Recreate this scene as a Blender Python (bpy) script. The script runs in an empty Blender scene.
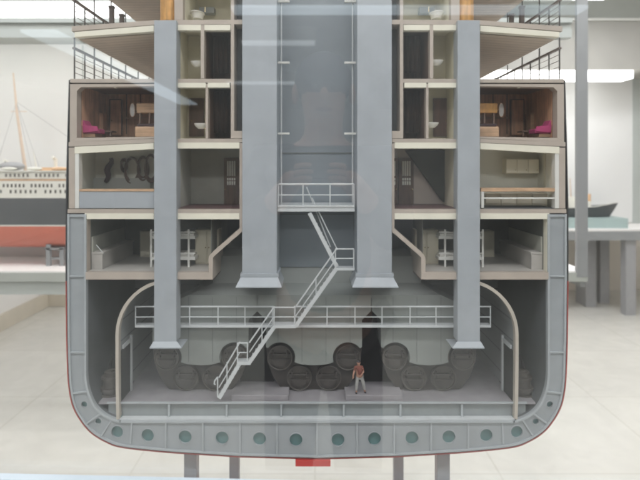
import bpy, bmesh, math, random
from mathutils import Vector, Matrix
random.seed(7)
scene = bpy.context.scene
C = scene.collection
PI = math.pi
S = 0.002          # metres per unit of the model drawing
D0 = 554.0         # camera to the cut face of the model, in those units
Y0 = D0 * S
ZH = 1.5           # eye height
CX = 315.0
MID = 317.0        # centre line of the ship section
T = 350            # depth of the ship section

def W(u, v, d):                      # model drawing coordinates -> metres
    return Vector(((u - CX) * S, Y0 + d * S, ZH - (v - 166.0) * S))
def mirror(u): return 2 * MID - u
def I(x, y, d, mir=False):           # measured on the cut face, pushed back to depth d
    k = 1 + d / D0
    u = CX + (x - CX) * k
    v = 166 + (y - 166) * k
    return W(mirror(u) if mir else u, v, d)

# ------------------------------------------------------------------ materials
MATS = {}
def mat(name, rgb, rough=0.5, var=0.08, scale=40.0, bump=0.0, metal=0.0, spec=0.5, dirt=0.0):
    m = bpy.data.materials.new(name); m.use_nodes = True
    nt = m.node_tree; N = nt.nodes; L = nt.links
    b = N['Principled BSDF']
    tc = N.new('ShaderNodeTexCoord')
    no = N.new('ShaderNodeTexNoise'); no.inputs['Scale'].default_value = scale; no.inputs['Detail'].default_value = 6
    L.new(tc.outputs['Object'], no.inputs['Vector'])
    cr = N.new('ShaderNodeMapRange')
    cr.inputs[1].default_value = 0.3; cr.inputs[2].default_value = 0.7
    cr.inputs[3].default_value = 1 - var; cr.inputs[4].default_value = 1 + var
    L.new(no.outputs['Fac'], cr.inputs[0])
    mx = N.new('ShaderNodeMix'); mx.data_type = 'RGBA'; mx.blend_type = 'MULTIPLY'; mx.inputs[0].default_value = 1
    mx.inputs[6].default_value = (*rgb, 1)
    L.new(cr.outputs[0], mx.inputs[7])
    out = mx.outputs[2]
    if dirt:
        n2 = N.new('ShaderNodeTexNoise'); n2.inputs['Scale'].default_value = scale * 0.3; n2.inputs['Detail'].default_value = 9
        n2.inputs['Roughness'].default_value = 0.7
        L.new(tc.outputs['Object'], n2.inputs['Vector'])
        r2 = N.new('ShaderNodeMapRange'); r2.inputs[1].default_value = 0.52; r2.inputs[2].default_value = 0.75
        r2.inputs[3].default_value = 0; r2.inputs[4].default_value = dirt
        L.new(n2.outputs['Fac'], r2.inputs[0])
        m2 = N.new('ShaderNodeMix'); m2.data_type = 'RGBA'
        L.new(r2.outputs[0], m2.inputs[0]); L.new(out, m2.inputs[6])
        m2.inputs[7].default_value = (rgb[0] * .45, rgb[1] * .42, rgb[2] * .38, 1)
        out = m2.outputs[2]
    L.new(out, b.inputs['Base Color'])
    b.inputs['Roughness'].default_value = rough
    b.inputs['Metallic'].default_value = metal
    b.inputs['Specular IOR Level'].default_value = spec
    rr = N.new('ShaderNodeMapRange'); rr.inputs[3].default_value = max(0.02, rough - .08); rr.inputs[4].default_value = min(1, rough + .08)
    L.new(no.outputs['Fac'], rr.inputs[0]); L.new(rr.outputs[0], b.inputs['Roughness'])
    if bump:
        bp = N.new('ShaderNodeBump'); bp.inputs['Strength'].default_value = bump; bp.inputs['Distance'].default_value = 0.0008
        L.new(no.outputs['Fac'], bp.inputs['Height']); L.new(bp.outputs[0], b.inputs['Normal'])
    MATS[name] = m
    return m

def wood(name, rgb, axis='Z', freq=220, contrast=0.25):
    m = mat(name, rgb, 0.45, 0.12, 60)
    nt = m.node_tree; N = nt.nodes; L = nt.links
    b = N['Principled BSDF']
    src = b.inputs['Base Color'].links[0].from_socket
    tc = N.new('ShaderNodeTexCoord'); mp = N.new('ShaderNodeMapping')
    sc = {'Z': (freq, freq, freq * .08), 'X': (freq * .08, freq, freq)}[axis]
    mp.inputs['Scale'].default_value = sc
    L.new(tc.outputs['Object'], mp.inputs['Vector'])
    no = N.new('ShaderNodeTexNoise'); no.inputs['Scale'].default_value = 1; no.inputs['Detail'].default_value = 5
    L.new(mp.outputs[0], no.inputs['Vector'])
    r = N.new('ShaderNodeMapRange'); r.inputs[1].default_value = .3; r.inputs[2].default_value = .7
    r.inputs[3].default_value = 1 - contrast; r.inputs[4].default_value = 1 + contrast
    L.new(no.outputs['Fac'], r.inputs[0])
    mx = N.new('ShaderNodeMix'); mx.data_type = 'RGBA'; mx.blend_type = 'MULTIPLY'; mx.inputs[0].default_value = 1
    L.new(src, mx.inputs[6]); L.new(r.outputs[0], mx.inputs[7]); L.new(mx.outputs[2], b.inputs['Base Color'])
    return m

def striped(name, rgb, rgb2, period, duty=0.12, axis=1, rough=0.5):
    m = mat(name, rgb, rough, 0.08, 30)
    nt = m.node_tree; N = nt.nodes; L = nt.links
    b = N['Principled BSDF']
    src = b.inputs['Base Color'].links[0].from_socket
    g = N.new('ShaderNodeNewGeometry'); sx = N.new('ShaderNodeSeparateXYZ'); L.new(g.outputs['Position'], sx.inputs[0])
    md = N.new('ShaderNodeMath'); md.operation = 'PINGPONG'; md.inputs[1].default_value = period / 2
    L.new(sx.outputs[axis], md.inputs[0])
    lt = N.new('ShaderNodeMath'); lt.operation = 'LESS_THAN'; lt.inputs[1].default_value = period * duty / 2
    L.new(md.outputs[0], lt.inputs[0])
    mx = N.new('ShaderNodeMix'); mx.data_type = 'RGBA'
    L.new(lt.outputs[0], mx.inputs[0]); L.new(src, mx.inputs[6]); mx.inputs[7].default_value = (*rgb2, 1)
    L.new(mx.outputs[2], b.inputs['Base Color'])
    return m

def glow(name, rgb, strength):
    m = bpy.data.materials.new(name); m.use_nodes = True
    b = m.node_tree.nodes['Principled BSDF']
    b.inputs['Base Color'].default_value = (.8, .8, .8, 1)
    b.inputs['Emission Color'].default_value = (*rgb, 1)
    b.inputs['Emission Strength'].default_value = strength
    return m

def glass(name, refl, tint=(1, 1, 1), rough=0.0):
    m = bpy.data.materials.new(name); m.use_nodes = True
    nt = m.node_tree; N = nt.nodes; L = nt.links
    N.remove(N['Principled BSDF'])
    t = N.new('ShaderNodeBsdfTransparent'); t.inputs[0].default_value = (*tint, 1)
    g = N.new('ShaderNodeBsdfGlossy'); g.inputs['Roughness'].default_value = rough; g.inputs[0].default_value = (.95, .98, 1, 1)
    x = N.new('ShaderNodeMixShader'); x.inputs[0].default_value = refl
    L.new(t.outputs[0], x.inputs[1]); L.new(g.outputs[0], x.inputs[2])
    L.new(x.outputs[0], N['Material Output'].inputs['Surface'])
    return m

BLUE   = mat('blue_grey_paint', (.40, .435, .47), .42, .05, 25, .2, dirt=.2)
FRAME  = mat('frame_grey_paint', (.37, .40, .42), .45, .05, 25, .15, dirt=.15)
FLANGE = mat('flange_grey_paint', (.44, .475, .495), .45, .05, 40)
TEAL   = mat('teal_paint', (.15, .27, .27), .4, .08, 40)
PINK   = mat('deck_edge_paint', (.50, .435, .375), .5, .06, 30, dirt=.12)
CREAM  = mat('cream_paint', (.86, .83, .70), .45, .03, 30)
OLIVE  = mat('cream_cabin_paint', (.78, .74, .60), .5, .05, 20)
DKBR   = wood('dark_brown_panelling', (.15, .095, .07), 'Z', 250)
MIDBR  = wood('walnut_panelling', (.62, .37, .23), 'Z', 200)
TAN    = wood('tan_wood', (.56, .37, .23), 'X', 220)
ORANGE = wood('orange_wood', (.62, .33, .10), 'Z', 220)
DKGRN  = mat('dark_grey_green_paint', (.46, .465, .41), .5, .1, 25)
GREYGR = mat('boiler_casing_paint', (.265, .285, .27), .5, .06, 25, .2, dirt=.2)
CENTRE = mat('uptake_panel_paint', (.27, .305, .33), .5, .05, 20, dirt=.15)
SEAM   = mat('seam_paint', (.19, .205, .2), .5)
IRON   = mat('boiler_iron', (.078, .07, .063), .55, .14, 60, .5, dirt=.4)
IRONL  = mat('furnace_iron', (.115, .103, .092), .5, .14, 70, .5, dirt=.4)
HOLD   = striped('hold_plating', (.31, .33, .335), (.15, .165, .17), .044, .06, 2)
DKHOLD = mat('dark_hold_paint', (.13, .14, .15), .6, .1, 30)
REDBR  = mat('red_brown_deckhead', (.11, .055, .055), .55, .1, 30)
FLOORP = mat('floor_plate_paint', (.33, .315, .33), .5, .1, 30, .3, dirt=.3)
GIRD   = mat('girder_paint', (.30, .33, .335), .5, .06, 30, dirt=.2)
WHITE  = mat('white_paint', (.78, .78, .74), .4, .03, 60)
RAILW  = mat('rail_pale_paint', (.62, .65, .66), .4, .04, 60)
BEIGE  = mat('arch_beige_paint', (.55, .50, .43), .45, .05, 40)
RAILD  = mat('dark_rail_paint', (.07, .065, .06), .4, .1, 60)
RAILB  = mat('brown_rail_paint', (.16, .125, .11), .4, .1, 60)
RED    = mat('red_hull_paint', (.42, .07, .06), .4, .08, 30)
REDP   = mat('keel_red_paint', (.62, .05, .04), .4, .06, 30)
BLACK  = mat('black_hull_paint', (.06, .062, .066), .35, .1, 30)
MAG    = mat('magenta_fabric', (.42, .05, .16), .85, .12, 120, .6)
DKFAB  = mat('dark_fabric', (.06, .035, .04), .85, .12, 120, .6)
MIRROR = mat('mirror_glass', (.88, .88, .86), .2, .02, 20)
PORC   = mat('porcelain', (.85, .84, .80), .15, .02, 30)
ROPE   = mat('brown_rope', (.11, .07, .055), .8, .2, 200, .8)
BROWND = wood('brown_door_wood', (.16, .085, .06), 'Z', 200)
LATT   = mat('lattice_white', (.92, .92, .84), .5, .03, 30)
COAL   = mat('coal', (.02, .02, .021), .6, .3, 200, 1)
PLANK  = striped('planked_deckhead', (.62, .53, .43), (.42, .35, .27), .022, .14, 1)
STEEL  = mat('stand_grey_paint', (.33, .33, .34), .45, .05, 20)
SKIN   = mat('skin', (.45, .25, .18), .5)
SHIRT  = mat('red_shirt', (.22, .075, .055), .8, .15, 150, .5)
PALECL = mat('pale_cloth', (.40, .40, .39), .8, .1, 150, .5)
DKCL   = mat('dark_hair_cloth', (.05, .045, .05), .8)
BRASS  = mat('brass', (.75, .62, .38), .25, .05, 60, metal=.9)

# ------------------------------------------------------------------ mesh builder
class MB:
    def __init__(self, mir=False):
        self.v = []; self.f = []; self.mir = mir
    def P(self, x, y, d, mod=False):
        if mod: return W(mirror(x) if self.mir else x, y, d)
        return I(x, y, d, self.mir)
    def add(self, vs, fs):
        o = len(self.v); self.v += [Vector(p) for p in vs]; self.f += [[i + o for i in f] for f in fs]
        return self
    def prism(self, poly, d0, d1, mod=False):
        k = 1 + d0 / D0
        pm = poly if mod else [(CX + (x - CX) * k, 166 + (y - 166) * k) for x, y in poly]
        n = len(pm)
        a = [self.P(x, y, d0, True) for x, y in pm]; b = [self.P(x, y, d1, True) for x, y in pm]
        return self.add(a + b, [list(range(n)), list(range(2 * n - 1, n - 1, -1))] + [[i, (i + 1) % n, n + (i + 1) % n, n + i] for i in range(n)])
    def box(self, x0, x1, y0, y1, d0, d1, mod=False):
        return self.prism([(x0, y0), (x1, y0), (x1, y1), (x0, y1)], d0, d1, mod)
    def wbox(self, x0, x1, y0, y1, z0, z1):     # metres
        vs = [(x, y, z) for z in (z0, z1) for x, y in ((x0, y0), (x1, y0), (x1, y1), (x0, y1))]
        return self.add(vs, [[0, 1, 2, 3], [7, 6, 5, 4], [0, 1, 5, 4], [1, 2, 6, 5], [2, 3, 7, 6], [3, 0, 4, 7]])
    def strip(self, pts, w, d0, d1, mod=False):   # a bent strip of even width in the cut plane
        n = len(pts); l = []; r = []
        for i in range(n):
            a = Vector(pts[max(i - 1, 0)]); b = Vector(pts[min(i + 1, n - 1)])
            t = (b - a).normalized(); nn = Vector((-t.y, t.x)) * (w / 2)
            p = Vector(pts[i]); l.append(tuple(p + nn)); r.append(tuple(p - nn))
        for i in range(n - 1):
            self.prism([l[i], l[i + 1], r[i + 1], r[i]], d0, d1, mod) if False else None
        k = 1 + d0 / D0
        cv = (lambda q: q) if mod else (lambda q: (CX + (q[0] - CX) * k, 166 + (q[1] - 166) * k))
        vs = []
        for i in range(n):
            for q in (l[i], r[i]):
                q = cv(q)
                vs.append(self.P(q[0], q[1], d0, True)); vs.append(self.P(q[0], q[1], d1, True))
        fs = []
        for i in range(n - 1):
            a = 4 * i; b = a + 4
            fs += [[a, a + 2, b + 2, b], [a + 1, b + 1, b + 3, a + 3], [a, b, b + 1, a + 1], [a + 2, a + 3, b + 3, b + 2]]
        fs += [[0, 1, 3, 2], [4 * n - 4, 4 * n - 2, 4 * n - 1, 4 * n - 3]]
        return self.add(vs, fs)
    def tube(self, pts, r, n=8, closed=False):     # world points
        pts = [Vector(p) for p in pts]; m = len(pts); rr = r if isinstance(r, (list, tuple)) else [r] * m
        vs = []; up = None
        for i in range(m):
            if closed: t = pts[(i + 1) % m] - pts[i - 1]
            else: t = pts[min(i + 1, m - 1)] - pts[max(i - 1, 0)]
            t.normalize()
            if up is None:
                up = Vector((0, 0, 1)) if abs(t.z) < .9 else Vector((1, 0, 0))
            a = t.cross(up); 
            if a.length < 1e-6: a = t.orthogonal()
            a.normalize(); b = a.cross(t).normalized(); up = b
            for j in range(n):
                q = 2 * PI * j / n
                vs.append(pts[i] + (a * math.cos(q) + b * math.sin(q)) * rr[i])
        fs = []
        for i in range(m if closed else m - 1):
            i2 = (i + 1) % m
            fs += [[i * n + j, i * n + (j + 1) % n, i2 * n + (j + 1) % n, i2 * n + j] for j in range(n)]
        if not closed: fs += [list(range(n)), list(range((m - 1) * n, m * n))]
        return self.add(vs, fs)
    def rod(self, p, q, r, n=8, mod=False):         # drawing-space rod
        return self.tube([self.P(*p, mod), self.P(*q, mod)], r * S, n)
    def disc(self, x, y, r, d0, d1, n=32, r1=None, mod=False):   # a short round bar along the depth
        r1 = r if r1 is None else r1
        k = 1 if mod else 1 + d0 / D0
        c = (x, y) if mod else (CX + (x - CX) * k, 166 + (y - 166) * k)
        a = [self.P(c[0] + r * math.cos(2 * PI * i / n), c[1] + r * math.sin(2 * PI * i / n), d0, True) for i in range(n)]
        b = [self.P(c[0] + r1 * math.cos(2 * PI * i / n), c[1] + r1 * math.sin(2 * PI * i / n), d1, True) for i in range(n)]
        return self.add(a + b, [list(range(n)), list(range(2 * n - 1, n - 1, -1))] + [[i, (i + 1) % n, n + (i + 1) % n, n + i] for i in range(n)])
    def ring(self, x, y, r, w, d0, d1, n=32):
        k = 1 + d0 / D0
        c = (CX + (x - CX) * k, 166 + (y - 166) * k)
        vs = []
        for rad, d in ((r, d0), (r - w, d0), (r - w, d1), (r, d1)):
            vs += [self.P(c[0] + rad * math.cos(2 * PI * i / n), c[1] + rad * math.sin(2 * PI * i / n), d, True) for i in range(n)]
        fs = []
        for q in range(4):
            p = (q + 1) % 4
            fs += [[q * n + i, q * n + (i + 1) % n, p * n + (i + 1) % n, p * n + i] for i in range(n)]
        return self.add(vs, fs)
    def ball(self, c, r, nu=14, nv=10, sc=(1, 1, 1)):
        c = Vector(c); vs = [c + Vector((0, 0, r * sc[2]))]
        for i in range(1, nv):
            th = PI * i / nv
            for j in range(nu):
                q = 2 * PI * j / nu
                vs.append(c + Vector((math.sin(th) * math.cos(q) * sc[0], math.sin(th) * math.sin(q) * sc[1], math.cos(th) * sc[2])) * r)
        vs.append(c - Vector((0, 0, r * sc[2])))
        fs = [[0, 1 + j, 1 + (j + 1) % nu] for j in range(nu)]
        for i in range(nv - 2):
            a = 1 + i * nu; b = a + nu
            fs += [[a + j, b + j, b + (j + 1) % nu, a + (j + 1) % nu] for j in range(nu)]
        a = 1 + (nv - 2) * nu; l = len(vs) - 1
        fs += [[a + j, l, a + (j + 1) % nu] for j in range(nu)]
        return self.add(vs, fs)
    def build(self, name, m, parent=None, smooth=False, bevel=0.0, cut=None):
        me = bpy.data.meshes.new(name)
        if parent is not None: org = world_of(parent)
        else:
            xs = [p.x for p in self.v]; ys = [p.y for p in self.v]; zs = [p.z for p in self.v]
            org = Vector(((min(xs) + max(xs)) / 2, (min(ys) + max(ys)) / 2, min(zs)))
        me.from_pydata([p - org for p in self.v], [], self.f)
        bm = bmesh.new(); bm.from_mesh(me)
        bmesh.ops.remove_doubles(bm, verts=bm.verts, dist=1e-7)
        bmesh.ops.recalc_face_normals(bm, faces=bm.faces)
        bm.to_mesh(me); bm.free()
        me.materials.append(m)
        if smooth:
            for p in me.polygons: p.use_smooth = True
            try: me.set_sharp_from_angle(angle=math.radians(38))
            except Exception: pass
        o = bpy.data.objects.new(name, me); C.objects.link(o)
        if parent is not None: o.parent = parent
        else: o.location = org
        if bevel:
            b = o.modifiers.new('bevel', 'BEVEL'); b.width = bevel * S; b.segments = 2; b.limit_method = 'ANGLE'
            b.angle_limit = math.radians(40)
        return o
def world_of(o):
    p = Vector(o.location)
    while o.parent: o = o.parent; p += Vector(o.location)
    return p
def thing(name, loc, label, cat, group=None):
    o = bpy.data.objects.new(name, None); C.objects.link(o)
    o.location = loc; o.empty_display_size = .02
    return tag(o, label, cat, group)
def tag(o, label, cat, group=None):
    o['label'] = label; o['category'] = cat
    if group: o['group'] = group
    return o
def struct(o):
    o['kind'] = 'structure'; return o
def copy_tree(o, parent=None):
    c = o.copy(); C.objects.link(c)
    if parent: c.parent = parent
    for ch in [x for x in o.children]: copy_tree(ch, c)
    return c
def side_word(m): return 'right' if m else 'left'

# ------------------------------------------------------------------ THE SHIP SECTION
ship = thing('ship_section_model', W(MID, 459, 0), 'large cutaway cross section model of an ocean liner, blue grey hull frame with open decks', 'ship model')

def smooth_line(p, k=5):      # Catmull-Rom through the points, straight runs kept
    r = []
    for i in range(len(p) - 1):
        a = Vector(p[max(i - 1, 0)]); b = Vector(p[i]); c = Vector(p[i + 1]); d = Vector(p[min(i + 2, len(p) - 1)])
        n = k if 370 < b.y and (c - b).length < 60 else 1
        for q in range(n):
            t = q / n
            r.append(tuple(.5 * ((2 * b) + (c - a) * t + (2 * a - 5 * b + 4 * c - d) * t * t + (3 * b - a - 3 * c + d) * t ** 3)))
    r.append(p[-1]); return r
def shift(p, k):              # offset a polyline sideways (positive: outwards, for outlines drawn from top left to the keel)
    r = []
    for i in range(len(p)):
        t = (Vector(p[min(i + 1, len(p) - 1)]) - Vector(p[max(i - 1, 0)])).normalized()
        if i == len(p) - 1: t = Vector((1, 0))
        r.append((p[i][0] - t.y * k, p[i][1] + t.x * k))
    return r
outer = smooth_line([(67, 214), (67, 280), (67.6, 340), (68.6, 372), (70.2, 390), (73.4, 405), (80, 418), (91, 431.5), (107, 441.5), (125, 447), (175, 452), (240, 456), (MID, 458)])
inner = smooth_line([(87, 214), (87, 340), (87, 371), (89.2, 389), (96, 405), (107.5, 415.3), (121, 419.6), (140, 420), (MID, 420)])
def sym(pts):
    return pts + [(mirror(x), y) for x, y in reversed(pts[:-1])]
# frame plate with lightening holes
holes = [(98, 421.5, 3.4), (84, 404.5, 3.4), (117, 432, 6.2), (147.5, 435.5, 6.6), (185, 437, 6.8), (222, 438, 6.8), (259.5, 439, 6.8), (296, 440, 6.8)]
holes += [(mirror(x), y, r) for x, y, r in holes]
fm = MB().prism(sym(outer) + list(reversed(sym(inner))), 0, 3, True).build('hull_frame', FRAME, ship)
cutter = MB()
for x, y, r in holes: cutter.disc(x, y, r, -8, 14, 28, mod=True)
ct = cutter.build('cutter', FRAME)
md = fm.modifiers.new('holes', 'BOOLEAN'); md.operation = 'DIFFERENCE'; md.object = ct; md.solver = 'EXACT'
bpy.context.view_layer.update()
nm = bpy.data.meshes.new_from_object(fm.evaluated_get(bpy.context.evaluated_depsgraph_get()))
fm.modifiers.clear(); fm.data = nm; nm.name = 'hull_frame'
bpy.data.objects.remove(ct)
for x, y, r in holes: MB().ring(x, y, r + .5, .9, -.6, .9, 28).build('hole_rim', FRAME, ship, smooth=True)
MB().prism(sym(shift(outer[2:], -3)) + list(reversed(sym(shift(inner[2:], 3)))), 3.3, 5, True).build('double_bottom_web', TEAL, ship)
# flanges and dividers, a little proud
fl = MB()
sI = shift(inner, 1.1); sO = shift(outer, -2.2)
fl.strip(sym(sI), 2.0, -2.2, -.1, True)
fl.strip(sym(sO), 1.6, -2.0, -.1, True)
for a, b in (((132, 421), (131, 443)), ((166, 422), (166, 448)), ((203, 422), (203, 451)), ((240, 422), (240, 453)), ((277, 422), (277, 454)), ((MID, 422), (MID, 455)),
             ((112, 419), (101, 436)), ((102, 412.5), (86, 424)), ((89, 391), (72, 393)), ((86, 352), (70, 352)), ((86, 276), (69, 276)), ((86, 216), (69, 216))):
    for m in (False, True):
        if a[0] == MID and m: continue
        p = [(mirror(a[0]), a[1]), (mirror(b[0]), b[1])] if m else [a, b]
        fl.strip(p, 1.5, -1.7, -.1, True)
fl.build('frame_flange', FLANGE, ship, bevel=.25)
# shell plating: black above, red below
def shell(pts, m, name):
    r = MB().strip(pts, 1.05, -.3, T, True).build(name, m, ship)
topside = [(69.4, 80), (67.4, 150), (66.2, 205), (66.1, 281)]
bott = [(66.1, 281)] + shift(outer, .9)[2:]
for m in (False, True):
    q = [(mirror(x), y) for x, y in topside] if m else topside
    shell(q, BLACK, 'shell_plating')
shell(sym(bott), RED, 'bottom_plating')
# inner skin of the hold
MB().strip(sym(shift(inner, .7)), 1.2, 3.3, 150, True).build('inner_skin', DKHOLD, ship)
q = [(x, y) for x, y in shift(inner, .2) if y > 300]
MB().prism(sym([(87, 274)] + q), 150, 153, True).build('hold_bulkhead', HOLD, ship)
# stern-side closing wall
MB().prism(sym([(70, 86), (69, 210), (69, 330), (73, 375), (84, 405), (112, 432), (175, 447), (MID, 452)]), T - 5, T - 1, True).build('end_wall', FRAME, ship)

# tank top, girder and stiffeners
MB().box(97, mirror(97), 404, 406, 4, 149.5, True).build('floor_plate', FLOORP, ship)
MB().box(106, mirror(106), 406.2, 419.6, 6.5, 9, True).build('girder', GIRD, ship)
MB().box(106, mirror(106), 403.2, 405, 2.6, 4, True).build('plate_edge', FLANGE, ship)
MB().box(118, mirror(118), 418.4, 419.9, -1, 6, True).build('girder_flange', RAILW, ship)
for x in (168, 226, 281, 344, 401, 463):
    MB().box(x - .9, x + .9, 406, 418.4, 3, 6.4, True).build('stiffener', FLANGE, ship)
# arches
DOORSHADE = mat('doorway_shade', (.015, .016, .017), .8, .1, 30)
for m in (False, True):
    pts = [(118, 420)] + [(118 - .6, 400), (118 - 1, 360), (117, 335)] + [(170 - 53 * math.cos(math.radians(a)), 335 - 54 * math.sin(math.radians(a))) for a in range(8, 81, 8)]
    a = MB(m).strip(pts, 3.2, -1, 5, False).build('bunker_arch', BEIGE, ship, smooth=True)
    pts2 = [(x + .2, y) for x, y in pts if y < 403]
    MB(m).strip([(p[0] - .3, p[1]) for p in pts2], 1.6, 5.2, 149, True).build('bunker_wall', HOLD, ship)
    dr = MB(m).add([], [])
    # doorway on the bunker wall's inner face, its shade painted as a black panel
    x0 = 119.2
    MB(m).box(118.9, 119.6, 352, 403.5, 5.5, 32, True).build('doorway_shade_panel', DOORSHADE, ship)
    MB(m).box(118.9, 121.2, 345, 403.7, 32.2, 35.4, True).box(118.9, 120.6, 348, 351.8, 9, 32, True).build('door_frame', RAILW, ship)

# decks ------------------------------------------------------------
def deck_a(xs):   # cambered promenade deck
    return MB(xs)
for m in (False, True):
    # deck A (promenade deck head), with camber
    MB(m).prism([(72, 26.5), (155, 20.5), (240, 20), (243, 20), (243, 24.5), (155, 25), (72, 31.5)], -1, T, True).build('promenade_deck', PINK, ship)
    MB(m).prism([(75, 32.2), (154, 25.6), (154, 31.5), (75, 37.2)], -.9, 7, True).build('deck_beam', CREAM, ship)
    for a, b in ((177, 201), (204.5, 230.5)):
        MB(m).box(a, b, 25, 30.4, -.9, 7, True).build('deck_beam', CREAM, ship)
    MB(m).prism([(76, 37.4), (154, 31.6), (170, 31), (170, 31.6), (154, 32.4), (76, 38.0)], 8, T - 6, True).build('planked_deckhead', PLANK, ship)
    # deck above, mostly out of the frame
    MB(m).box(72, 243, -36, -30, -1, T, True).build('boat_deck', PINK, ship)
    MB(m).box(74, 170, -29.6, -29, 6, T - 6, True).build('planked_deckhead', PLANK, ship)
    # deck B
    MB(m).box(70.5, 232, 79, 82.8, -1, T, True).build('cabin_deck', PINK, ship)
    for a, b in ((177, 206), (207.8, 229.8)):
        MB(m).box(a, b, 82.9, 87.6, -.9, 7, True).build('deck_beam', CREAM, ship)
    # deck C
    MB(m).prism([(69, 142), (155, 138.8), (243, 138.8), (243, 142.4), (155, 142.6), (69, 146.6)], -1, T, True).build('lower_deck', PINK, ship)
    MB(m).prism([(75, 146.8), (154, 143), (154, 149), (75, 153.6)], -.9, 7, True).build('deck_beam', CREAM, ship)
    MB(m).box(176.5, 239.5, 142.5, 148.4, -.9, 7, True).build('deck_beam', CREAM, ship)
    # deck D
    MB(m).box(68, 243, 209, 213, -1, T, True).build('crew_deck', PINK, ship)
    MB(m).box(85, 154, 213.1, 219, -.9, 7, True).build('deck_beam', CREAM, ship)
    MB(m).box(176.5, 239.5, 213.1, 219.2, -.9, 7, True).build('deck_beam', CREAM, ship)
    # deck E
    MB(m).box(86.5, 213, 271.8, 279, -2.4, 150, True).build('orlop_deck', PINK, ship)
    MB(m).box(88, 213, 279.3, 280.2, 2, 149, True).build('hold_deckhead', REDBR, ship)
    # sloping end of the crew cabin
    MB(m).strip([(211, 279), (211, 257), (215, 252.5), (241.4, 229.5)], 4.2, -1.8, 60, True).build('sloping_wall', PINK, ship)
    # vertical edges of the accommodation
    MB(m).box(231, 234.2, -40, 138.4, -1.4, 120, True).build('casing_wall', PINK, ship)
    MB(m).box(239.8, 243.2, 143.2, 231, -1.6, 120, True).build('casing_wall', PINK, ship)
    MB(m).box(232, 243, 131, 138.4, -1.2, 40, True).build('casing_sill', PINK, ship)
    MB(m).box(234.3, 241.5, -40, 131, 20, 24, True).build('slot_panel', DKHOLD, ship)
    # partitions
    for a, b, c, d in ((200.8, 204.2, 24.5, 78.5), (205.6, 208, 84, 138.5), (171, 177, 24.5, 78.5), (156.5, 176, 84, 138.5), (156.5, 176, 143.3, 208.5), (174.5, 183, -29, 20)):
        MB(m).box(a, b, c, d, -.4, 120, True).build('partition', PINK, ship)
    # outer frames
    lounge = [(70.3, 84), (157, 84), (157, 138.6), (70, 142.2)]
    hole = [(81, 87), (153, 87), (156.2, 90), (156.2, 137.2), (76.5, 138.2), (76.5, 91)]
    fr = MB(m)
    fr.prism([(70.3, 84.1), (157, 84.1), (157, 86.2), (81, 87.2)], -.6, 10, True)
    fr.prism([(70.3, 84.1), (81, 87.2), (77, 91), (77, 137.8), (70, 141.8)], -.6, 10, True)
    fr.prism([(70, 141.9), (77, 138), (157, 136.6), (157, 138.3)], -.6, 10, True)
    fr.build('lounge_frame', PINK, ship)
    MB(m).box(69, 75, 147.6, 208.4, -.6, 118, True).build('side_wall', PINK, ship)
    MB(m).box(75.1, 79, 152.8, 208.3, -.3, 8, True).build('window_post', WHITE, ship)
    MB(m).box(84.8, 87.2, 219, 271.7, -.4, 118, True).build('side_wall', CREAM if m else PINK, ship)
    MB(m).box(69.5, 84.6, 216, 271, 8, 10, True).build('side_tank_panel', BLUE, ship)
    MB(m).box(70.3, 85.6, 281, 340, 8, 10, True).build('side_tank_panel', BLUE, ship)

PANTRY = mat('pantry_cream_paint', (.80, .79, .70), .5, .04, 20)
GREYLW = mat('ledge_grey_paint', (.42, .43, .40), .5, .06, 20)
ROOM4 = mat('grey_olive_paint', (.66, .66, .58), .55, .06, 20)
WARMG = mat('warm_grey_paint', (.66, .59, .53), .55, .06, 20)
DKCAB = mat('dark_cabin_paint', (.17, .175, .16), .6, .1, 25)
LINO = mat('pale_linoleum', (.47, .45, .42), .45, .08, 25)
# room linings
def lining(m, x0, x1, y0, y1, dep, mt, name='cabin_lining', back=None, floor=None, ceil=None, d0=8):
    e = .45
    w = MB(m)
    w.box(x0 + .1, x0 + e, y0, y1, d0, dep, True).box(x1 - e, x1 - .1, y0, y1, d0, dep, True)
    if not back: w.box(x0, x1, y0, y1, dep, dep + 1, True)
    if not floor: w.box(x0 + .5, x1 - .5, y1 - e, y1 - .1, d0, dep, True)
    if not ceil: w.box(x0 + .5, x1 - .5, y0 + .1, y0 + e, d0, dep, True)
    if back and ceil and floor:
        MB(m).box(x0 + .1, x0 + e, y0, y1, d0, dep, True).build(name, mt, ship); w = MB(m).box(x1 - e, x1 - .1, y0, y1, d0, dep, True)
    w.build(name, mt, ship)
    if back: MB(m).box(x0, x1, y0, y1, dep, dep + 1, True).build('back_wall', back, ship)
    if floor: MB(m).box(x0 + .5, x1 - .5, y1 - e, y1 - .1, d0 - 6, dep, True).build('cabin_floor', floor, ship)
    if ceil: MB(m).box(x0 + .5, x1 - .5, y0 + .1, y0 + e, d0, dep, True).build('cabin_ceiling', ceil, ship)
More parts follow.
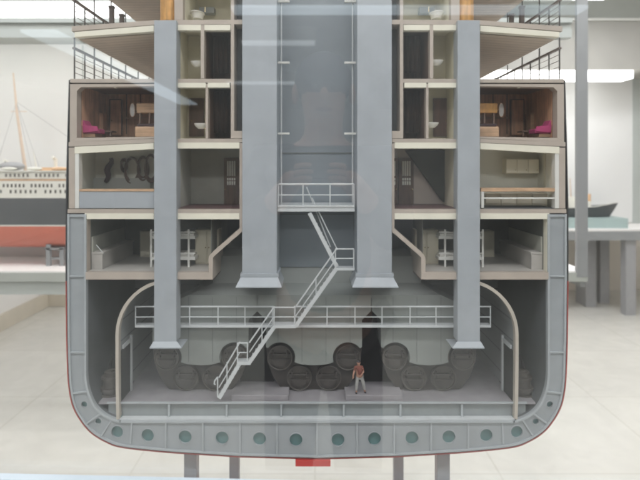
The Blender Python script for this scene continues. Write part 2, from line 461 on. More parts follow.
for m in (False, True):
    lining(m, 177.1, 200.7, 24.8, 79, 46, OLIVE)
    lining(m, 204.3, 230.9, 24.8, 79, 46, DKBR)
    lining(m, 176.3, 205.5, 82.9, 138.6, 47, OLIVE)
    lining(m, 208.1, 230.9, 82.9, 138.6, 47, DKBR)
    lining(m, 183.1, 230.9, -29, 19.9, 60, OLIVE if not m else CREAM)
    lining(m, 77.2, 156.4, 84.3, 138.4, 75, MIDBR, ceil=DKBR, floor=DKBR, d0=10.2)
    lining(m, 79.2 - 4, 156.4, 148.9, 208.8, 50 if not m else 52, ROOM4 if not m else PANTRY, floor=DKHOLD)
    lining(m, 176.2, 239.7, 142.6, 208.8, 64, DKGRN if not m else OLIVE, ceil=DKGRN, back=DKGRN if not m else WARMG, floor=REDBR)
    lining(m, 87.3, 210, 213.2, 271.6, 110, DKCAB, floor=LINO)
    MB(m).prism([(209, 214.4), (239.6, 214.4), (239.6, 227), (213, 250), (213, 256), (209, 256)], 60.5, 62, True).build('back_wall', DKHOLD, ship)
    # end of the promenade
    MB(m).box(120, 171, 33, 78.4, T - 30, T - 26, True).build('promenade_end_wall', TAN, ship)
    # funnel-coloured round trunk above
    MB(m).disc(166.5 + (0 if not m else 0), 0, .1, 0, .2, 6, mod=True) if False else None
    tr = MB(m); cxx = 167; n = 28
    tr.tube([tr.P(cxx, 19.6, 10, True), tr.P(cxx, -29, 10, True)], 9.2 * S, n)
    tr.build('wooden_trunk', ORANGE, ship, smooth=True)

# ventilation ducts and funnel uptakes
for m in (False, True):
    vd = MB(m).box(154, 176.4, 20.2, 342, -7, 10).build('ventilation_duct', BLUE, ship, bevel=.5)
    f = MB(m)
    a = [(153.2, 341.6, -8), (177.2, 341.6, -8), (177.2, 341.6, 11), (153.2, 341.6, 11)]
    b = [(149.6, 347.6, -12), (181.4, 347.6, -12), (181.4, 347.6, 15), (149.6, 347.6, 15)]
    f.add([f.P(*p) for p in a] + [f.P(*p) for p in b], [[0, 1, 2, 3], [4, 5, 6, 7], [0, 1, 5, 4], [1, 2, 6, 5], [2, 3, 7, 6], [3, 0, 4, 7]])
    f.box(149.6, 181.4, 347.6, 348.6, -12, 15)
    f.build('duct_foot', BLUE, vd)
    up = MB(m).box(242.8, 277.2, -40, 275, -5, 44, True).build('funnel_uptake', BLUE, ship, bevel=.5)
    f = MB(m)
    f.box(241.2, 279, 272.4, 275.6, -7, 30, True)
    a = [(241.8, 275.6, -6.4), (278.2, 275.6, -6.4), (278.2, 275.6, 30), (241.8, 275.6, 30)]
    b = [(237.5, 284, -13), (282.4, 284, -13), (282.4, 284, 30), (237.5, 284, 30)]
    f.add([f.P(*p, True) for p in a] + [f.P(*p, True) for p in b], [[0, 1, 2, 3], [4, 5, 6, 7], [0, 1, 5, 4], [1, 2, 6, 5], [2, 3, 7, 6], [3, 0, 4, 7]])
    f.box(237.5, 282.4, 284, 285, -13, 30, True)
    f.build('uptake_foot', BLUE, up)
    MB(m).rod((281.3, -30, 16), (281.3, 206, 16), .75).build('pipe', RAILW, ship, smooth=True)
    for y in (1, 62.5, 133.5):
        MB(m).box(277.4, 289.5, y - 1, y + 1, 12, 15).build('bracket', WHITE, ship, bevel=.2)
MB().box(243.2, mirror(243.2), -40, 275, 44.5, 50, True).build('uptake_panel', CENTRE, ship)
for y in (152, 218):
    MB().box(277.4, mirror(277.4), y - .6, y + .6, 43.7, 44.6, True).build('panel_seam', SEAM, ship)
HOODM = mat('hood_paint', (.29, .31, .295), .5, .06, 22, .2, dirt=.2)
h = MB()
rows = [[(213, 256, 50), (421, 256, 50)], [(213, 283, 40), (421, 283, 40)], [(188.5, 295.6, 22.9), (440.5, 295.6, 22.9)], [(188.5, 298, 23.2), (440.5, 298, 23.2)]]
vs = []
for r in rows:
    for p in r: vs.append(h.P(p[0], p[1], p[2]))
bk = [h.P(p[0], p[1], 60) + Vector((0, 70 * S, 0)) for r in rows for p in r]
n = len(vs); fs = []
for i in range(3):
    a = 2 * i
    fs += [[a, a + 1, a + 3, a + 2], [n + a, n + a + 1, n + a + 3, n + a + 2], [a, a + 2, n + a + 2, n + a], [a + 1, a + 3, n + a + 3, n + a + 1]]
fs += [[0, 1, n + 1, n], [6, 7, n + 7, n + 6]]
h.add(vs + bk, fs).build('uptake_hood', HOODM, ship)
for x in (150, 180, 212, 240, 296, 338, 394, 422, 455, 484):
    pass
MB().box(200, mirror(200), 225, 300, 120, 124, True).build('hold_casing_wall', DKGRN, ship)
# cabin doors with lattice lights in the 4th tier
def lattice_door(m, x0, x1, y0, y1, d, nx=4):
    k = 1
    dr = MB(m).box(x0, x1, y0, y1, d - 2, d - .2).build('lattice_door', DKBR, ship)
    l = MB(m); w = x1 - x0; gx0 = x0 + w * .2; gx1 = x1 - w * .2; gy0 = y0 + 3; gy1 = y0 + 27
    for i in range(nx):
        a = gx0 + (gx1 - gx0) * i / nx
        l.box(a, a + (gx1 - gx0) / nx * .68, gy0, gy0 + 15, d - 2.6, d - 2.1)
        l.box(a, a + (gx1 - gx0) / nx * .68, gy0 + 17, gy1 - 4.6, d - 2.6, d - 2.1)
        l.box(a, a + (gx1 - gx0) / nx * .68, gy1 - 3.8, gy1, d - 2.6, d - 2.1)
    l.build('lattice_pane', LATT, dr)
    MB(m).ball(MB(m).P(x0 + 1.4, (y0 + y1) / 2 + 8, d - 3), 1.0 * S).build('handle', BRASS, dr, smooth=True)
lattice_door(False, 224, 239, 158, 205, 62)
lattice_door(True, 220, 235, 158, 205, 62)
lattice_door(True, 236, 247, 158, 205, 62, 3)
# dark wedge in the right-hand cabin, its colour standing in for shade
SHADE = mat('painted_shade', (.035, .04, .03), .6, .1, 30)
MB(True).prism([(176.6, 148.8), (219, 148.8), (180, 203), (176.6, 206)], 54, 63, True).build('shade_wedge', SHADE, ship)
# plain doors
for m, x0, x1, y0, y1, d, mt in ((False, 190, 203, 99, 136.6, 46, DKBR), (True, 186, 199.5, 99, 136.6, 46, BROWND), (False, 110, 121, 100, 135, 72, MIDBR), (True, 110, 122, 100, 135, 72, MIDBR)):
    o = MB(m).box(x0, x1, y0, y1, d - 1.5, d - .1).build('cabin_door', mt, ship, bevel=.3)
    MB(m).box(x0 - .8, x0, y0 - .8, y1, d - 2, d).box(x1, x1 + .8, y0 - .8, y1, d - 2, d).box(x0 - .8, x1 + .8, y0 - .8, y0, d - 2.1, d).build('frame', DKBR, o)
    MB(m).ball(MB(m).P(x0 + 1.6, (y0 + y1) / 2 + 3, d - 2.2), .8 * S).build('handle', BRASS, o, smooth=True)
# lounge wainscot rail & cornice lamp
for m in (False, True):
    MB(m).box(88, 156, 117.2, 118.4, 73, 74.8).build('dado_rail', TAN, ship)
    for x in (90, 100, 126, 140):
        MB(m).box(x, x + .8, 92, 134, 74, 74.9).build('panel_moulding', DKBR, ship)
    MB(m).box(114, 116, 84.6, 88, 3, 6).build('ceiling_lamp', CREAM, ship, bevel=.3)
MB().box(295.5, 330.5, 459.2, 465.6, -2, 190, True).build('keel_block', REDP, ship, bevel=.4)

# ------------------------------------------------------------------ boilers
BX = {'left': 200.5, 'middle': 314, 'right': 429}
def boiler(cx, word):
    base = I(cx, 393, 36)
    t = thing('boiler', base, word, 'boiler', 'boilers in a row in the boiler room')
    R = lambda pts: [(cx + x, y) for x, y in pts]
    MB().prism(R([(-47.5, 305), (-48, 345), (-46.5, 362), (-41, 377), (-33, 388), (-23, 393.4), (-12, 394.6), (12, 394.6), (23, 393.4), (33, 388), (41, 377), (46.5, 362), (48, 345), (47.5, 305)]), 36, 140).build('boiler_body', IRON, t, smooth=True, bevel=.6)
    arc = lambda x0, sgn: [(sgn * (34 - 15.2 * math.cos(math.radians(a))), 357.5 - 15.2 * math.sin(math.radians(a))) for a in range(-20, 150, 10)]
    left = [(-x, y) for x, y in [(34 - 15.2 * math.cos(math.radians(a)), 357.5 - 15.2 * math.sin(math.radians(a))) for a in range(-18, 152, 10)]]
    right = [(-x, y) for x, y in reversed(left)]
    # right arc runs from outside to inside
    ra = [p for p in right if p[0] < 47.6]; la = [p for p in left if p[0] > -47.6]
    lt = [(-48, 317)] if cx < 250 else [(-48, 320), (-57, 311)]
    rt = [(48, 317), (48, 347)] if cx > 380 else [(57, 311), (48, 320), (48, 347)]
    poly = [(-34 if cx < 250 else -57.4, 305 if cx < 250 else 295)] + ([(-12, 295)] if cx < 250 else []) + [(12 if cx > 380 else 57.4, 295)] + ([(34, 305)] if cx > 380 else []) + rt + ra + [(12, 364.6), (0, 365.2), (-12, 364.6)] + la + [(-48, 347)] + lt
    MB().prism(R(poly), 22.5, 60).build('casing', GREYGR, t)
    for x in (-36, -12, 12, 36):
        MB().box(cx + x - .3, cx + x + .3, 297 if abs(x) < 20 or abs(cx - 314) < 9 or x * (cx - 314) < 0 else 312, 343 if abs(x) > 20 else 362, 22.1, 22.6).build('casing_seam', SEAM, t)
    for x, y in ((-34, 358), (-14.7, 378.3), (14.7, 378.3), (34, 358)):
        fx = cx + x
        f = MB().disc(fx, y, 12.6, 33, 62).ring(fx, y, 13.4, 1.2, 31, 60).build('furnace_drum', IRONL, t, smooth=True, bevel=.3)
        dd = MB()
        pts = [(fx + 9.4 * math.cos(math.radians(a)), y + 1 + 9.4 * math.sin(math.radians(a))) for a in range(0, 181, 15)]
        dd.prism(pts, 31.4, 33.2)
        dd.prism([(fx + 7 * math.cos(math.radians(a)), y + 2 + 6.6 * math.sin(math.radians(a))) for a in range(0, 181, 15)], 30.2, 31.3)
        dd.build('furnace_door', IRON, f, bevel=.3)
        MB().box(fx - 10, fx + 10, y - 4.2, y - 2.4, 30, 33.2).box(fx - 8, fx - 6.6, y - 6.6, y, 29.6, 33.2).box(fx + 6.6, fx + 8, y - 6.6, y, 29.6, 33.2).build('hinge_bar', IRON, f, bevel=.2)
    return t
for k, cx in BX.items():
    boiler(cx, {'left': 'brown grey boiler with round furnace fronts behind the foot of the staircase',
                'middle': 'brown grey boiler with four round furnace fronts, middle one of three',
                'right': 'brown grey boiler with four round furnace fronts to the right of the stoker figure'}[k])
GAPSHADE = mat('gap_shade_black', (.012, .012, .013), .8, .1, 30)  # near-black colour that paints the shade in the gaps between boilers
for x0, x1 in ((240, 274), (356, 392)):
    MB().box(x0, x1, 300, 393, 58, 60).build('gap_shade_panel', GAPSHADE, ship)
# firing plates between the boilers
for m, lb in ((False, 'low grey firing plate on the floor under the staircase foot'), (True, 'low grey firing plate on the floor that the stoker figure stands on')):
    o = MB(m).box(230, 288, 398.6, 403.9, 8, 30, True).build('firing_plate', FLOORP, None, bevel=.4)
    tag(o, lb, 'floor plate', 'firing plates in front of the boilers')

# ------------------------------------------------------------------ catwalk
cw = thing('catwalk', I(314, 327, 18), 'pale grey catwalk with thin railing running across the front of the boilers', 'catwalk')
MB().box(135, 491, 325.2, 327.6, 12, 21).build('walkway', RAILW, cw)
for (a, b) in ((135, 273.5), (294, 491)):
    MB().rod((a, 306.6, 12.6), (b, 306.6, 12.6), .85).build('top_rail', RAILW, cw, smooth=True)
    MB().rod((a, 317, 12.6), (b, 317, 12.6), .6).build('mid_rail', RAILW, cw, smooth=True)
for x in (135.6, 162, 189.5, 218, 245, 272.5, 295, 327, 355, 382, 410, 436, 463, 490.4):
    MB().rod((x, 306.6, 12.6), (x, 326, 12.6), .7).build('post', RAILW, cw, smooth=True)

# ------------------------------------------------------------------ staircase with landings
st = thing('staircase', I(219, 398, 4), 'pale grey steel staircase zigzagging down past the boilers from the high platform', 'staircase')
def flight(x0, y0, x1, y1, up=20, lean=None, rails=True):
    n = max(4, int(abs(y1 - y0) / 4.2)); f = MB()
    dx, dy = x1 - x0, y1 - y0; L = math.hypot(dx, dy); nx, ny = -dy / L, dx / L
    for d in (0, 9):
        w = 1.9 if d == 0 else 1.6
        f.prism([(x0 + nx * w, y0 + ny * w), (x1 + nx * w, y1 + ny * w), (x1 - nx * w, y1 - ny * w), (x0 - nx * w, y0 - ny * w)], d, d + 1)
    fl_ = f.build('stringer', RAILW, st)
    tr = MB()
    for i in range(n):
        k = (i + .5) / n
        tr.box(x0 + dx * k - 2.4, x0 + dx * k + 2.4, y0 + dy * k - .3, y0 + dy * k + .3, 1.1, 8.9)
    tr.build('tread', RAILW, fl_)
    if rails:
        MB().rod((x0, y0 - up, .4), (x1, y1 - up, .4), .75).build('handrail', RAILW, st, smooth=True)
        MB().rod((x0, y0 - up * .52, .4), (x1, y1 - up * .52, .4), .55).build('mid_rail', RAILW, st, smooth=True)
def post(x, y0, y1, r=.65): MB().rod((x, y0, .4), (x, y1, .4), r).build('post', RAILW, st, smooth=True)
def rail(x0, x1, y, r=.7): MB().rod((x0, y, .4), (x1, y, .4), r).build('handrail', RAILW, st, smooth=True)
flight(219, 398.5, 240, 363, 21)
flight(249.5, 362.5, 274.5, 326.5, 20)
flight(295.5, 326.5, 336.5, 268.5, 19.5)
flight(337, 267, 309.5, 213, 20, rails=False)
MB().rod((337.5, 250, 4.4), (312, 198, 4.4), .6).build('handrail', RAILW, st, smooth=True)
MB().rod((330.5, 247, 8.4), (306.5, 187, 8.4), .6).build('handrail', RAILW, st, smooth=True)
for x, y in ((217.6, 377), (237.5, 343), (247.5, 343), (274, 307), (294.6, 307)): post(x, y, y + 20)
MB().tube([I(217.6, 377, .4), I(214.6, 381, .4), I(214.2, 384, .4), I(215.6, 384.6, .4)], .7 * S, 8).build('handrail', RAILW, st, smooth=True)
post(316, 278, 297, .55); post(227, 362, 385, .55); post(262, 325, 344, .55)
MB().box(237, 250.5, 362, 365, -.5, 10).build('landing', RAILW, st)
rail(237.5, 247.5, 343); rail(237.5, 247.5, 352.5, .55)
MB().box(273, 296, 325.6, 328.2, -.5, 13.5).build('landing', RAILW, st)
rail(274, 294.6, 307.4); rail(274, 294.6, 317, .55)
MB().box(336, 354.6, 268.2, 270.4, -.5, 12).build('landing', RAILW, st)
for x in (335.5, 353.8): post(x, 249, 269)
rail(335.5, 353.8, 249); rail(335.5, 353.8, 258.5, .55)
MB().box(277.5, 354.6, 205.2, 207, -1, 40).box(277.5, 354.6, 207, 211.5, 0, 3).box(277.5, 354.6, 207, 211.5, 36, 39).build('platform', RAILW, st)
for x in (278.3, 303, 330, 354): post(x, 184, 206)
rail(278.3, 354, 184.2, .85); rail(278.3, 354, 195, .55)

# ------------------------------------------------------------------ crew cabin furniture
def bunk(m, lb):
    b = thing('bunk_bed', MB(m).P(168, 271, 30), lb, 'bunk bed', 'bunk beds in the crew cabins')
    for x, d in ((151, 22), (188.6, 22), (151, 52), (188.6, 52)):
        MB(m).box(x - .9, x + .9, 229.5, 271.0 * 1 if d < 40 else 266.5, d, d + 1.8).build('post', WHITE, b)
    for y in (236, 257):
        MB(m).box(151, 195, y, y + 3, 22.4, 53).box(151, 195, y - 4.2, y - 3.2, 21.6, 22.4).build('bed_frame', WHITE, b)
        q = MB(m).box(152, 194, y - 2.8, y - .1, 24, 52).build('mattress', PORC, b, bevel=.8)
        MB(m).box(184, 193, y - 4.8, y - 2.9, 28, 50).build('pillow', WHITE, q, bevel=.8)
    return b
bunk(False, 'cream bunk bed in the crew cabin behind the left grey duct')
bunk(True, 'cream bunk bed in the crew cabin behind the right grey duct')
def wardrobe(m, x0, x1, y0, y1, d, lb, n=2):
    w = thing('wardrobe', MB(m).P((x0 + x1) / 2, y1, d), lb, 'wardrobe', 'pale wardrobes in the crew cabins')
    MB(m).box(x0, x1, y0, y1, d, d + 18).build('carcass', OLIVE, w, bevel=.4)
    for i in range(n):
        a = x0 + (x1 - x0) * i / n; b = x0 + (x1 - x0) * (i + 1) / n
        dd = MB(m).box(a + .5, b - .5, y0 + 1, y1 - 2.6, d - 1, d - .1).build('door', OLIVE, w, bevel=.3)
        hx = b - 1.6 if i == 0 else a + 1.6
        MB(m).ball(MB(m).P(hx, (y0 + y1) / 2, d - 1.4), .7 * S, 8, 6).build('handle', BRASS, dd, smooth=True)
wardrobe(False, 195.2, 219, 229.6, 265.5, 40, 'pale two door wardrobe between the left bunk bed and the sloping wall')
wardrobe(True, 195.2, 219, 229.6, 265.5, 40, 'pale two door wardrobe between the right bunk bed and the sloping wall')
wardrobe(False, 140, 154, 231, 258.5, 88, 'tall pale cupboard in the dark corner left of the left bunk bed', 1)
wardrobe(True, 139, 152, 231, 258.5, 88, 'tall pale cupboard in the dark corner right of the right bunk bed', 1)
for m, lb in ((False, 'long pale bench built along the left hull wall of the crew cabin'), (True, 'long pale bench built along the right hull wall of the crew cabin')):
    b = thing('bench', MB(m).P(92, 270, 6, True), lb, 'bench', 'benches along the hull walls')
    MB(m).box(87.9, 99, 256, 271.1, 9, 104, True).build('bench_base', LINO, b)
    MB(m).box(87.9, 100, 253.6, 255.9, 8.6, 105, True).build('seat', LINO, b, bevel=.3)
    MB(m).box(87.9, 89.4, 238, 253.5, 9, 104, True).build('backrest', DKGRN, b)
# ladder-like strut leaning in the left crew cabin
o = MB().rod((96.5, 245, 10), (104, 254, 10), .45).build('stick', RAILW, None, smooth=True)
tag(o, 'thin pale stick leaning over the bench in the left crew cabin', 'stick')

# ------------------------------------------------------------------ lounge furniture
def armchair(m, lb):
    c = MB(m); base = c.P(84, 137, 14)
    a = thing('armchair', base, lb, 'armchair', 'magenta armchairs in the lounges')
    MB(m).box(82, 95, 133.6, 137, 14, 27).build('chair_base', TAN, a, bevel=.4)
    MB(m).box(82, 99, 128.6, 133.4, 12, 29).build('seat', MAG, a, bevel=1.2)
    MB(m).prism([(79.2, 120.5), (83, 119.8), (88, 129), (83, 132)], 12, 29).build('backrest', MAG, a, bevel=1.0)
    for d in (10.4, 29.2):
        MB(m).prism([(82, 125), (97.5, 126.4), (98, 131.4), (83, 132.6)], d, d + 1.5).build('armrest', MAG, a, bevel=.5)
armchair(False, 'magenta armchair at the hull side of the left lounge')
armchair(True, 'magenta armchair at the hull side of the right lounge')
def lounge_set(m, w):
    b = thing('bunk_cabinet', MB(m).P(144, 137.5, 20), 'tan wooden two tier bunk with boarded ends in the %s lounge beside the duct' % w, 'wooden bunk', 'tan wooden bunks in the lounges')
    MB(m).box(136, 155.8, 103, 113, 20, 46).build('upper_board', TAN if not m else ORANGE, b, bevel=1.2)
    MB(m).box(134.6, 155.6, 126.5, 137.3, 14, 40).build('lower_board', TAN, b, bevel=1.2)
    for x in (139, 148.5):
        MB(m).box(x, x + 1.6, 113.1, 126.4, 21, 23).build('post', DKBR, b)
    MB(m).box(137, 155, 123.6, 126.4, 20, 40).build('mattress', DKFAB, b, bevel=.6)
    o = MB(m); n = 28
    pts = [(132.4 + 2.6 * math.cos(2 * PI * i / n) * (1 if abs(math.sin(2 * PI * i / n)) < .99 else 1), 110 + 7 * math.copysign(abs(math.sin(2 * PI * i / n)) ** .7, math.sin(2 * PI * i / n))) for i in range(n)]
    mr = thing('mirror', MB(m).P(133.5, 117, 40), 'oval white mirror on the panelling beside the wooden bunk of the %s lounge' % w, 'mirror', 'oval mirrors in the lounges')
    o.prism(pts, 38, 39.5).build('mirror_glass', MIRROR, mr)
    MB(m).tube([MB(m).P(x, y, 38.2) for x, y in pts], .45 * S, 6, True).build('frame', TAN, mr, smooth=True)
    MB(m).box(132.6, 135.4, 110, 112, 39.6, 74.8).build('bracket', DKBR, mr)
    tb = thing('side_table', MB(m).P(106, 135, 30), 'dark low table with a thick top in the middle of the %s lounge floor' % w, 'table', 'dark low tables in the lounges')
    MB(m).box(97, 112, 130.6, 132, 30, 44).build('table_top', DKBR, tb, bevel=.3)
    for x, d in ((98, 31), (110, 31), (98, 42), (110, 42)):
        MB(m).box(x, x + 1.2, 132.1, 136.2 - (d - 31) * .04, d, d + 1.2).build('leg', DKBR, tb)
    pc = MB(m).box(93, 103, 113, 133, 56, 70).build('sideboard', MIDBR if not m else TAN, None, bevel=.4)
    tag(pc, 'brown wooden sideboard against the back panelling of the %s lounge' % w, 'sideboard', 'sideboards in the lounges')
lounge_set(False, 'left'); lounge_set(True, 'right')

# ------------------------------------------------------------------ washbasins and baths
def basin(m, x, y, d, lb, sgn=1):
    b = thing('washbasin', MB(m).P(x, y, d), lb, 'washbasin', 'white washbasins in the small cabins')
    o = MB(m); n = 20; c = o.P(x, y, d)
    prof = [(0.2, -5.2), (2.5, -5.0), (5.2, -2.4), (6.2, 0), (6.2, .6), (5.4, .6), (4, -1.4), (.2, -2.6)]
    vs = []; 
    for r, z in prof:
        for i in range(n):
            q = 2 * PI * i / n
            vs.append(c + Vector((r * 1.15 * math.cos(q), r * .8 * math.sin(q), z)) * S)
    fs = []
    for i in range(len(prof) - 1):
        fs += [[i * n + j, i * n + (j + 1) % n, (i + 1) * n + (j + 1) % n, (i + 1) * n + j] for j in range(n)]
    fs += [list(range(n)), list(range((len(prof) - 1) * n, len(prof) * n))]
    o.add(vs, fs).build('bowl', PORC, b, smooth=True)
    MB(m).rod((x + sgn * 4.4, y - .5, d + 3), (x + sgn * 4.4, y - 4, d + 3), .4).ball(MB(m).P(x + sgn * 4.4, y - 4.4, d + 3), .8 * S, 8, 6).build('tap', BRASS, b, smooth=True)
    MB(m).rod((x + 3, y + 4, d), (x + 7.4, y + 6.5, d), .6).build('drain_pipe', BRASS, b, smooth=True)
basin(False, 197.5, 62, 20, 'white washbasin in the small cream cabin of the upper left tier')
basin(True, 197.5, 61, 20, 'white washbasin in the small cream cabin of the upper right tier')
basin(False, 201, 124, 22, 'white washbasin beside the dark cabin door, left of the central shaft')
basin(True, 202, 123, 22, 'white washbasin beside the brown cabin door, right of the central shaft')
def bath(m, lb):
    b = thing('bathtub', MB(m).P(198, 19, 10), lb, 'bathtub', 'white bathtubs at the top tier')
    o = MB(m); n = 24; c = o.P(197.5, 19.6, 22)
    prof = [(.1, 0), (5, 0), (6.4, 5.5), (7.4, 6), (7.2, 6.6), (6, 6.2), (4.6, 1.4), (.1, 1.2)]
    vs = [c + Vector((r * math.cos(2 * PI * i / n), r * 1.7 * math.sin(2 * PI * i / n), z)) * S for r, z in prof for i in range(n)]
    fs = []
    for i in range(len(prof) - 1):
        fs += [[i * n + j, i * n + (j + 1) % n, (i + 1) * n + (j + 1) % n, (i + 1) * n + j] for j in range(n)]
    fs += [list(range(n)), list(range((len(prof) - 1) * n, len(prof) * n))]
    o.add(vs, fs).build('tub', PORC, b, smooth=True)
    MB(m).rod((205, 12, 26), (205, 7, 26), .5).build('tap', BRASS, b, smooth=True)
bath(False, 'small white bathtub in the topmost left cabin'); bath(True, 'small white bathtub in the topmost right cabin')
for m, lb in ((False, 'grey shelf cabinet on the wall above the topmost left bathtub'), (True, 'grey shelf cabinet on the wall above the topmost right bathtub')):
    o = MB(m).box(199, 214, 7, 13, 50, 59.8).build('wall_cabinet', FRAME, None, bevel=.3)
    tag(o, lb, 'cabinet', 'cabinets above the bathtubs')
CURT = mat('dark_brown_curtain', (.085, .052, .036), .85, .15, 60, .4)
# dark figures of coats / curtains in the dark cabins
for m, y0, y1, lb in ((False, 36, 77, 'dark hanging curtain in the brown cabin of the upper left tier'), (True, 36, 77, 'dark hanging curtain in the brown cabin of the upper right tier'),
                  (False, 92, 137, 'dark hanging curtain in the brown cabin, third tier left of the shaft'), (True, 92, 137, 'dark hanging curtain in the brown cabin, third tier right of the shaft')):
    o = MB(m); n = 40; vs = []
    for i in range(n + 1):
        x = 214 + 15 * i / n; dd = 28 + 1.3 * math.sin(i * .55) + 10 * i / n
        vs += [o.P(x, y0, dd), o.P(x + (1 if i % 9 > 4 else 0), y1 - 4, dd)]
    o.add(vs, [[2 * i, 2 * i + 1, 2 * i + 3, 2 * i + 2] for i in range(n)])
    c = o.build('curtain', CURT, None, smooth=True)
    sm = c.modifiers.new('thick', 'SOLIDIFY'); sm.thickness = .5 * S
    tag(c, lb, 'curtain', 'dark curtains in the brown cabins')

# ------------------------------------------------------------------ fourth tier outer rooms
# left: counter with blue panel and hanging coils
ct_ = thing('counter', I(117, 208, 2), 'blue grey counter with a tan wooden top, left outer room', 'counter')
MB().box(79.2, 154, 191.6, 208.2, .4, 4, True).build('counter_front', BLUE, ct_)
MB().box(79.2, 154, 189.2, 191.5, -.2, 14, True).build('counter_top', TAN, ct_, bevel=.3)
def coil(x, y, rx, ry, d, lb, turns=3):
    pts = []
    for i in range(turns * 22):
        q = 2 * PI * i / 22; k = 1 - .05 * (i / 22)
        pts.append(I(x + rx * k * math.sin(q), y + ry * k * math.cos(q) + 1.2 * math.sin(q * .37), d + .9 * math.sin(q * 1.7 + i * .1)))
    o = MB().tube(pts, 1.15 * S, 7).build('rope_coil', ROPE, None, smooth=True)
    tag(o, lb, 'rope coil', 'brown rope coils on the wall')
coil(132, 170, 7.5, 13, 45, 'wide brown rope coil hanging third from the left on the dark wall')
coil(143, 168, 5.5, 12, 44, 'brown rope coil hanging second from the grey duct on the dark wall')
coil(151, 168, 6, 14, 43, 'brown rope coil hanging next to the grey duct on the dark wall')
coil(124, 165, 3, 6, 45, 'small brown rope coil hanging above and left of the wide one')
hs = MB().tube([I(111 - 5 * i / 10 + 1.5 * math.sin(i), 158 + 2.4 * i, 42) for i in range(11)], [(1.6 + 1.6 * math.sin(PI * (i + .5) / 11)) * S for i in range(11)], 9).build('canvas_bundle', DKFAB, None, smooth=True)
tag(hs, 'dark narrow canvas bundle hanging left of the rope coils', 'bundle')
MB().box(86, 88, 150, 189, 40, 42).build('pipe_post', DKGRN, ship)
MB().box(84, 150, 178, 189, 44, 49.6).build('wall_ledge', GREYLW, ship)
# right: pantry with counter, cabinet and rail
pc = thing('pantry_counter', I(519, 208, 30), 'pale pantry counter with a tan wooden top and white rail, right outer room', 'counter')
MB().box(481, 555, 188.2, 191.6, .2, 16).build('counter_top', TAN, pc, bevel=.3)
MB().box(484, 555, 197.4, 198.8, 1, 2.4).build('rail', WHITE, pc)
MB().box(481.4, 484, 191.7, 208, .4, 3).build('post', WHITE, pc)
for i in range(4):
    a = 486 + i * 15.5
    MB().box(a, a + 15, 193.4, 205.4, 16, 30).build('cupboard', CREAM if i % 2 else OLIVE, pc, bevel=.3)
wc = thing('wall_cabinet', I(523, 174, 60), 'pale three door wall cabinet hanging above the pantry counter', 'wall cabinet')
MB().box(506, 539, 159, 173.5, 40, 57).build('carcass', OLIVE, wc, bevel=.3)
for i in range(3):
    dd = MB().box(506.5 + i * 11, 516.8 + i * 11, 159.8, 172.8, 39, 39.9).build('door', CREAM, wc, bevel=.2)
    MB().ball(I(515.4 + i * 11, 170, 38.6), .5 * S, 8, 6).build('handle', BRASS, dd, smooth=True)
MB().box(545, 549, 150, 190, 30, 34).build('pantry_post', OLIVE, ship)

# ------------------------------------------------------------------ promenade railings
def railing(m, vd, vh, vtop, lb):
    r = thing('promenade_railing', MB(m).P(73.5, vd, 4, True), lb, 'railing', 'dark railings at the promenade edges')
    u = 73.6
    dd = [2 + 50 * i for i in range(7)]
    for d in dd:
        MB(m).rod((u, vd, d), (u, vtop, d), .75, 6, True).build('tall_post', RAILD, r, smooth=True)
    for d in dd[:-1]:
        MB(m).rod((u, vd, d + 25), (u, vh, d + 25), .7, 6, True).build('short_post', RAILD, r, smooth=True)
    MB(m).box(u - 1.4, u + 1.4, vh - 1, vh + 1, 0, T - 20, True).build('handrail', RAILB, r)
    for i in range(4):
        y = vh + (vd - vh) * (i + 1) / 5
        MB(m).rod((u, y, 2), (u, y, T - 24), .32, 5, True).build('rail_wire', RAILB, r, smooth=True)
railing(False, 78.4, 48, 37.3, 'dark thin railing along the left promenade below the cream beam')
railing(True, 78.4, 48, 37.3, 'dark thin railing along the right promenade below the cream beam')
railing(False, 26, 0, -29.4, 'dark thin railing at the very top left edge of the model')
railing(True, 26, 0, -29.4, 'dark thin railing at the very top right edge of the model')
for m in (False, True):
    for q, d in enumerate((88, 122)):
        o = MB(m).box(76, 81, -17, 24, d, d + 5, True).box(75.4, 81.6, -20, -17.2, d - .6, d + 5.6, True).build('mooring_post', RAILB, None, bevel=.4)
        tag(o, 'thick brown post behind the top %s railing, %s of the two' % (side_word(m), ('nearer', 'farther')[q]), 'post', 'thick posts behind the top railings')

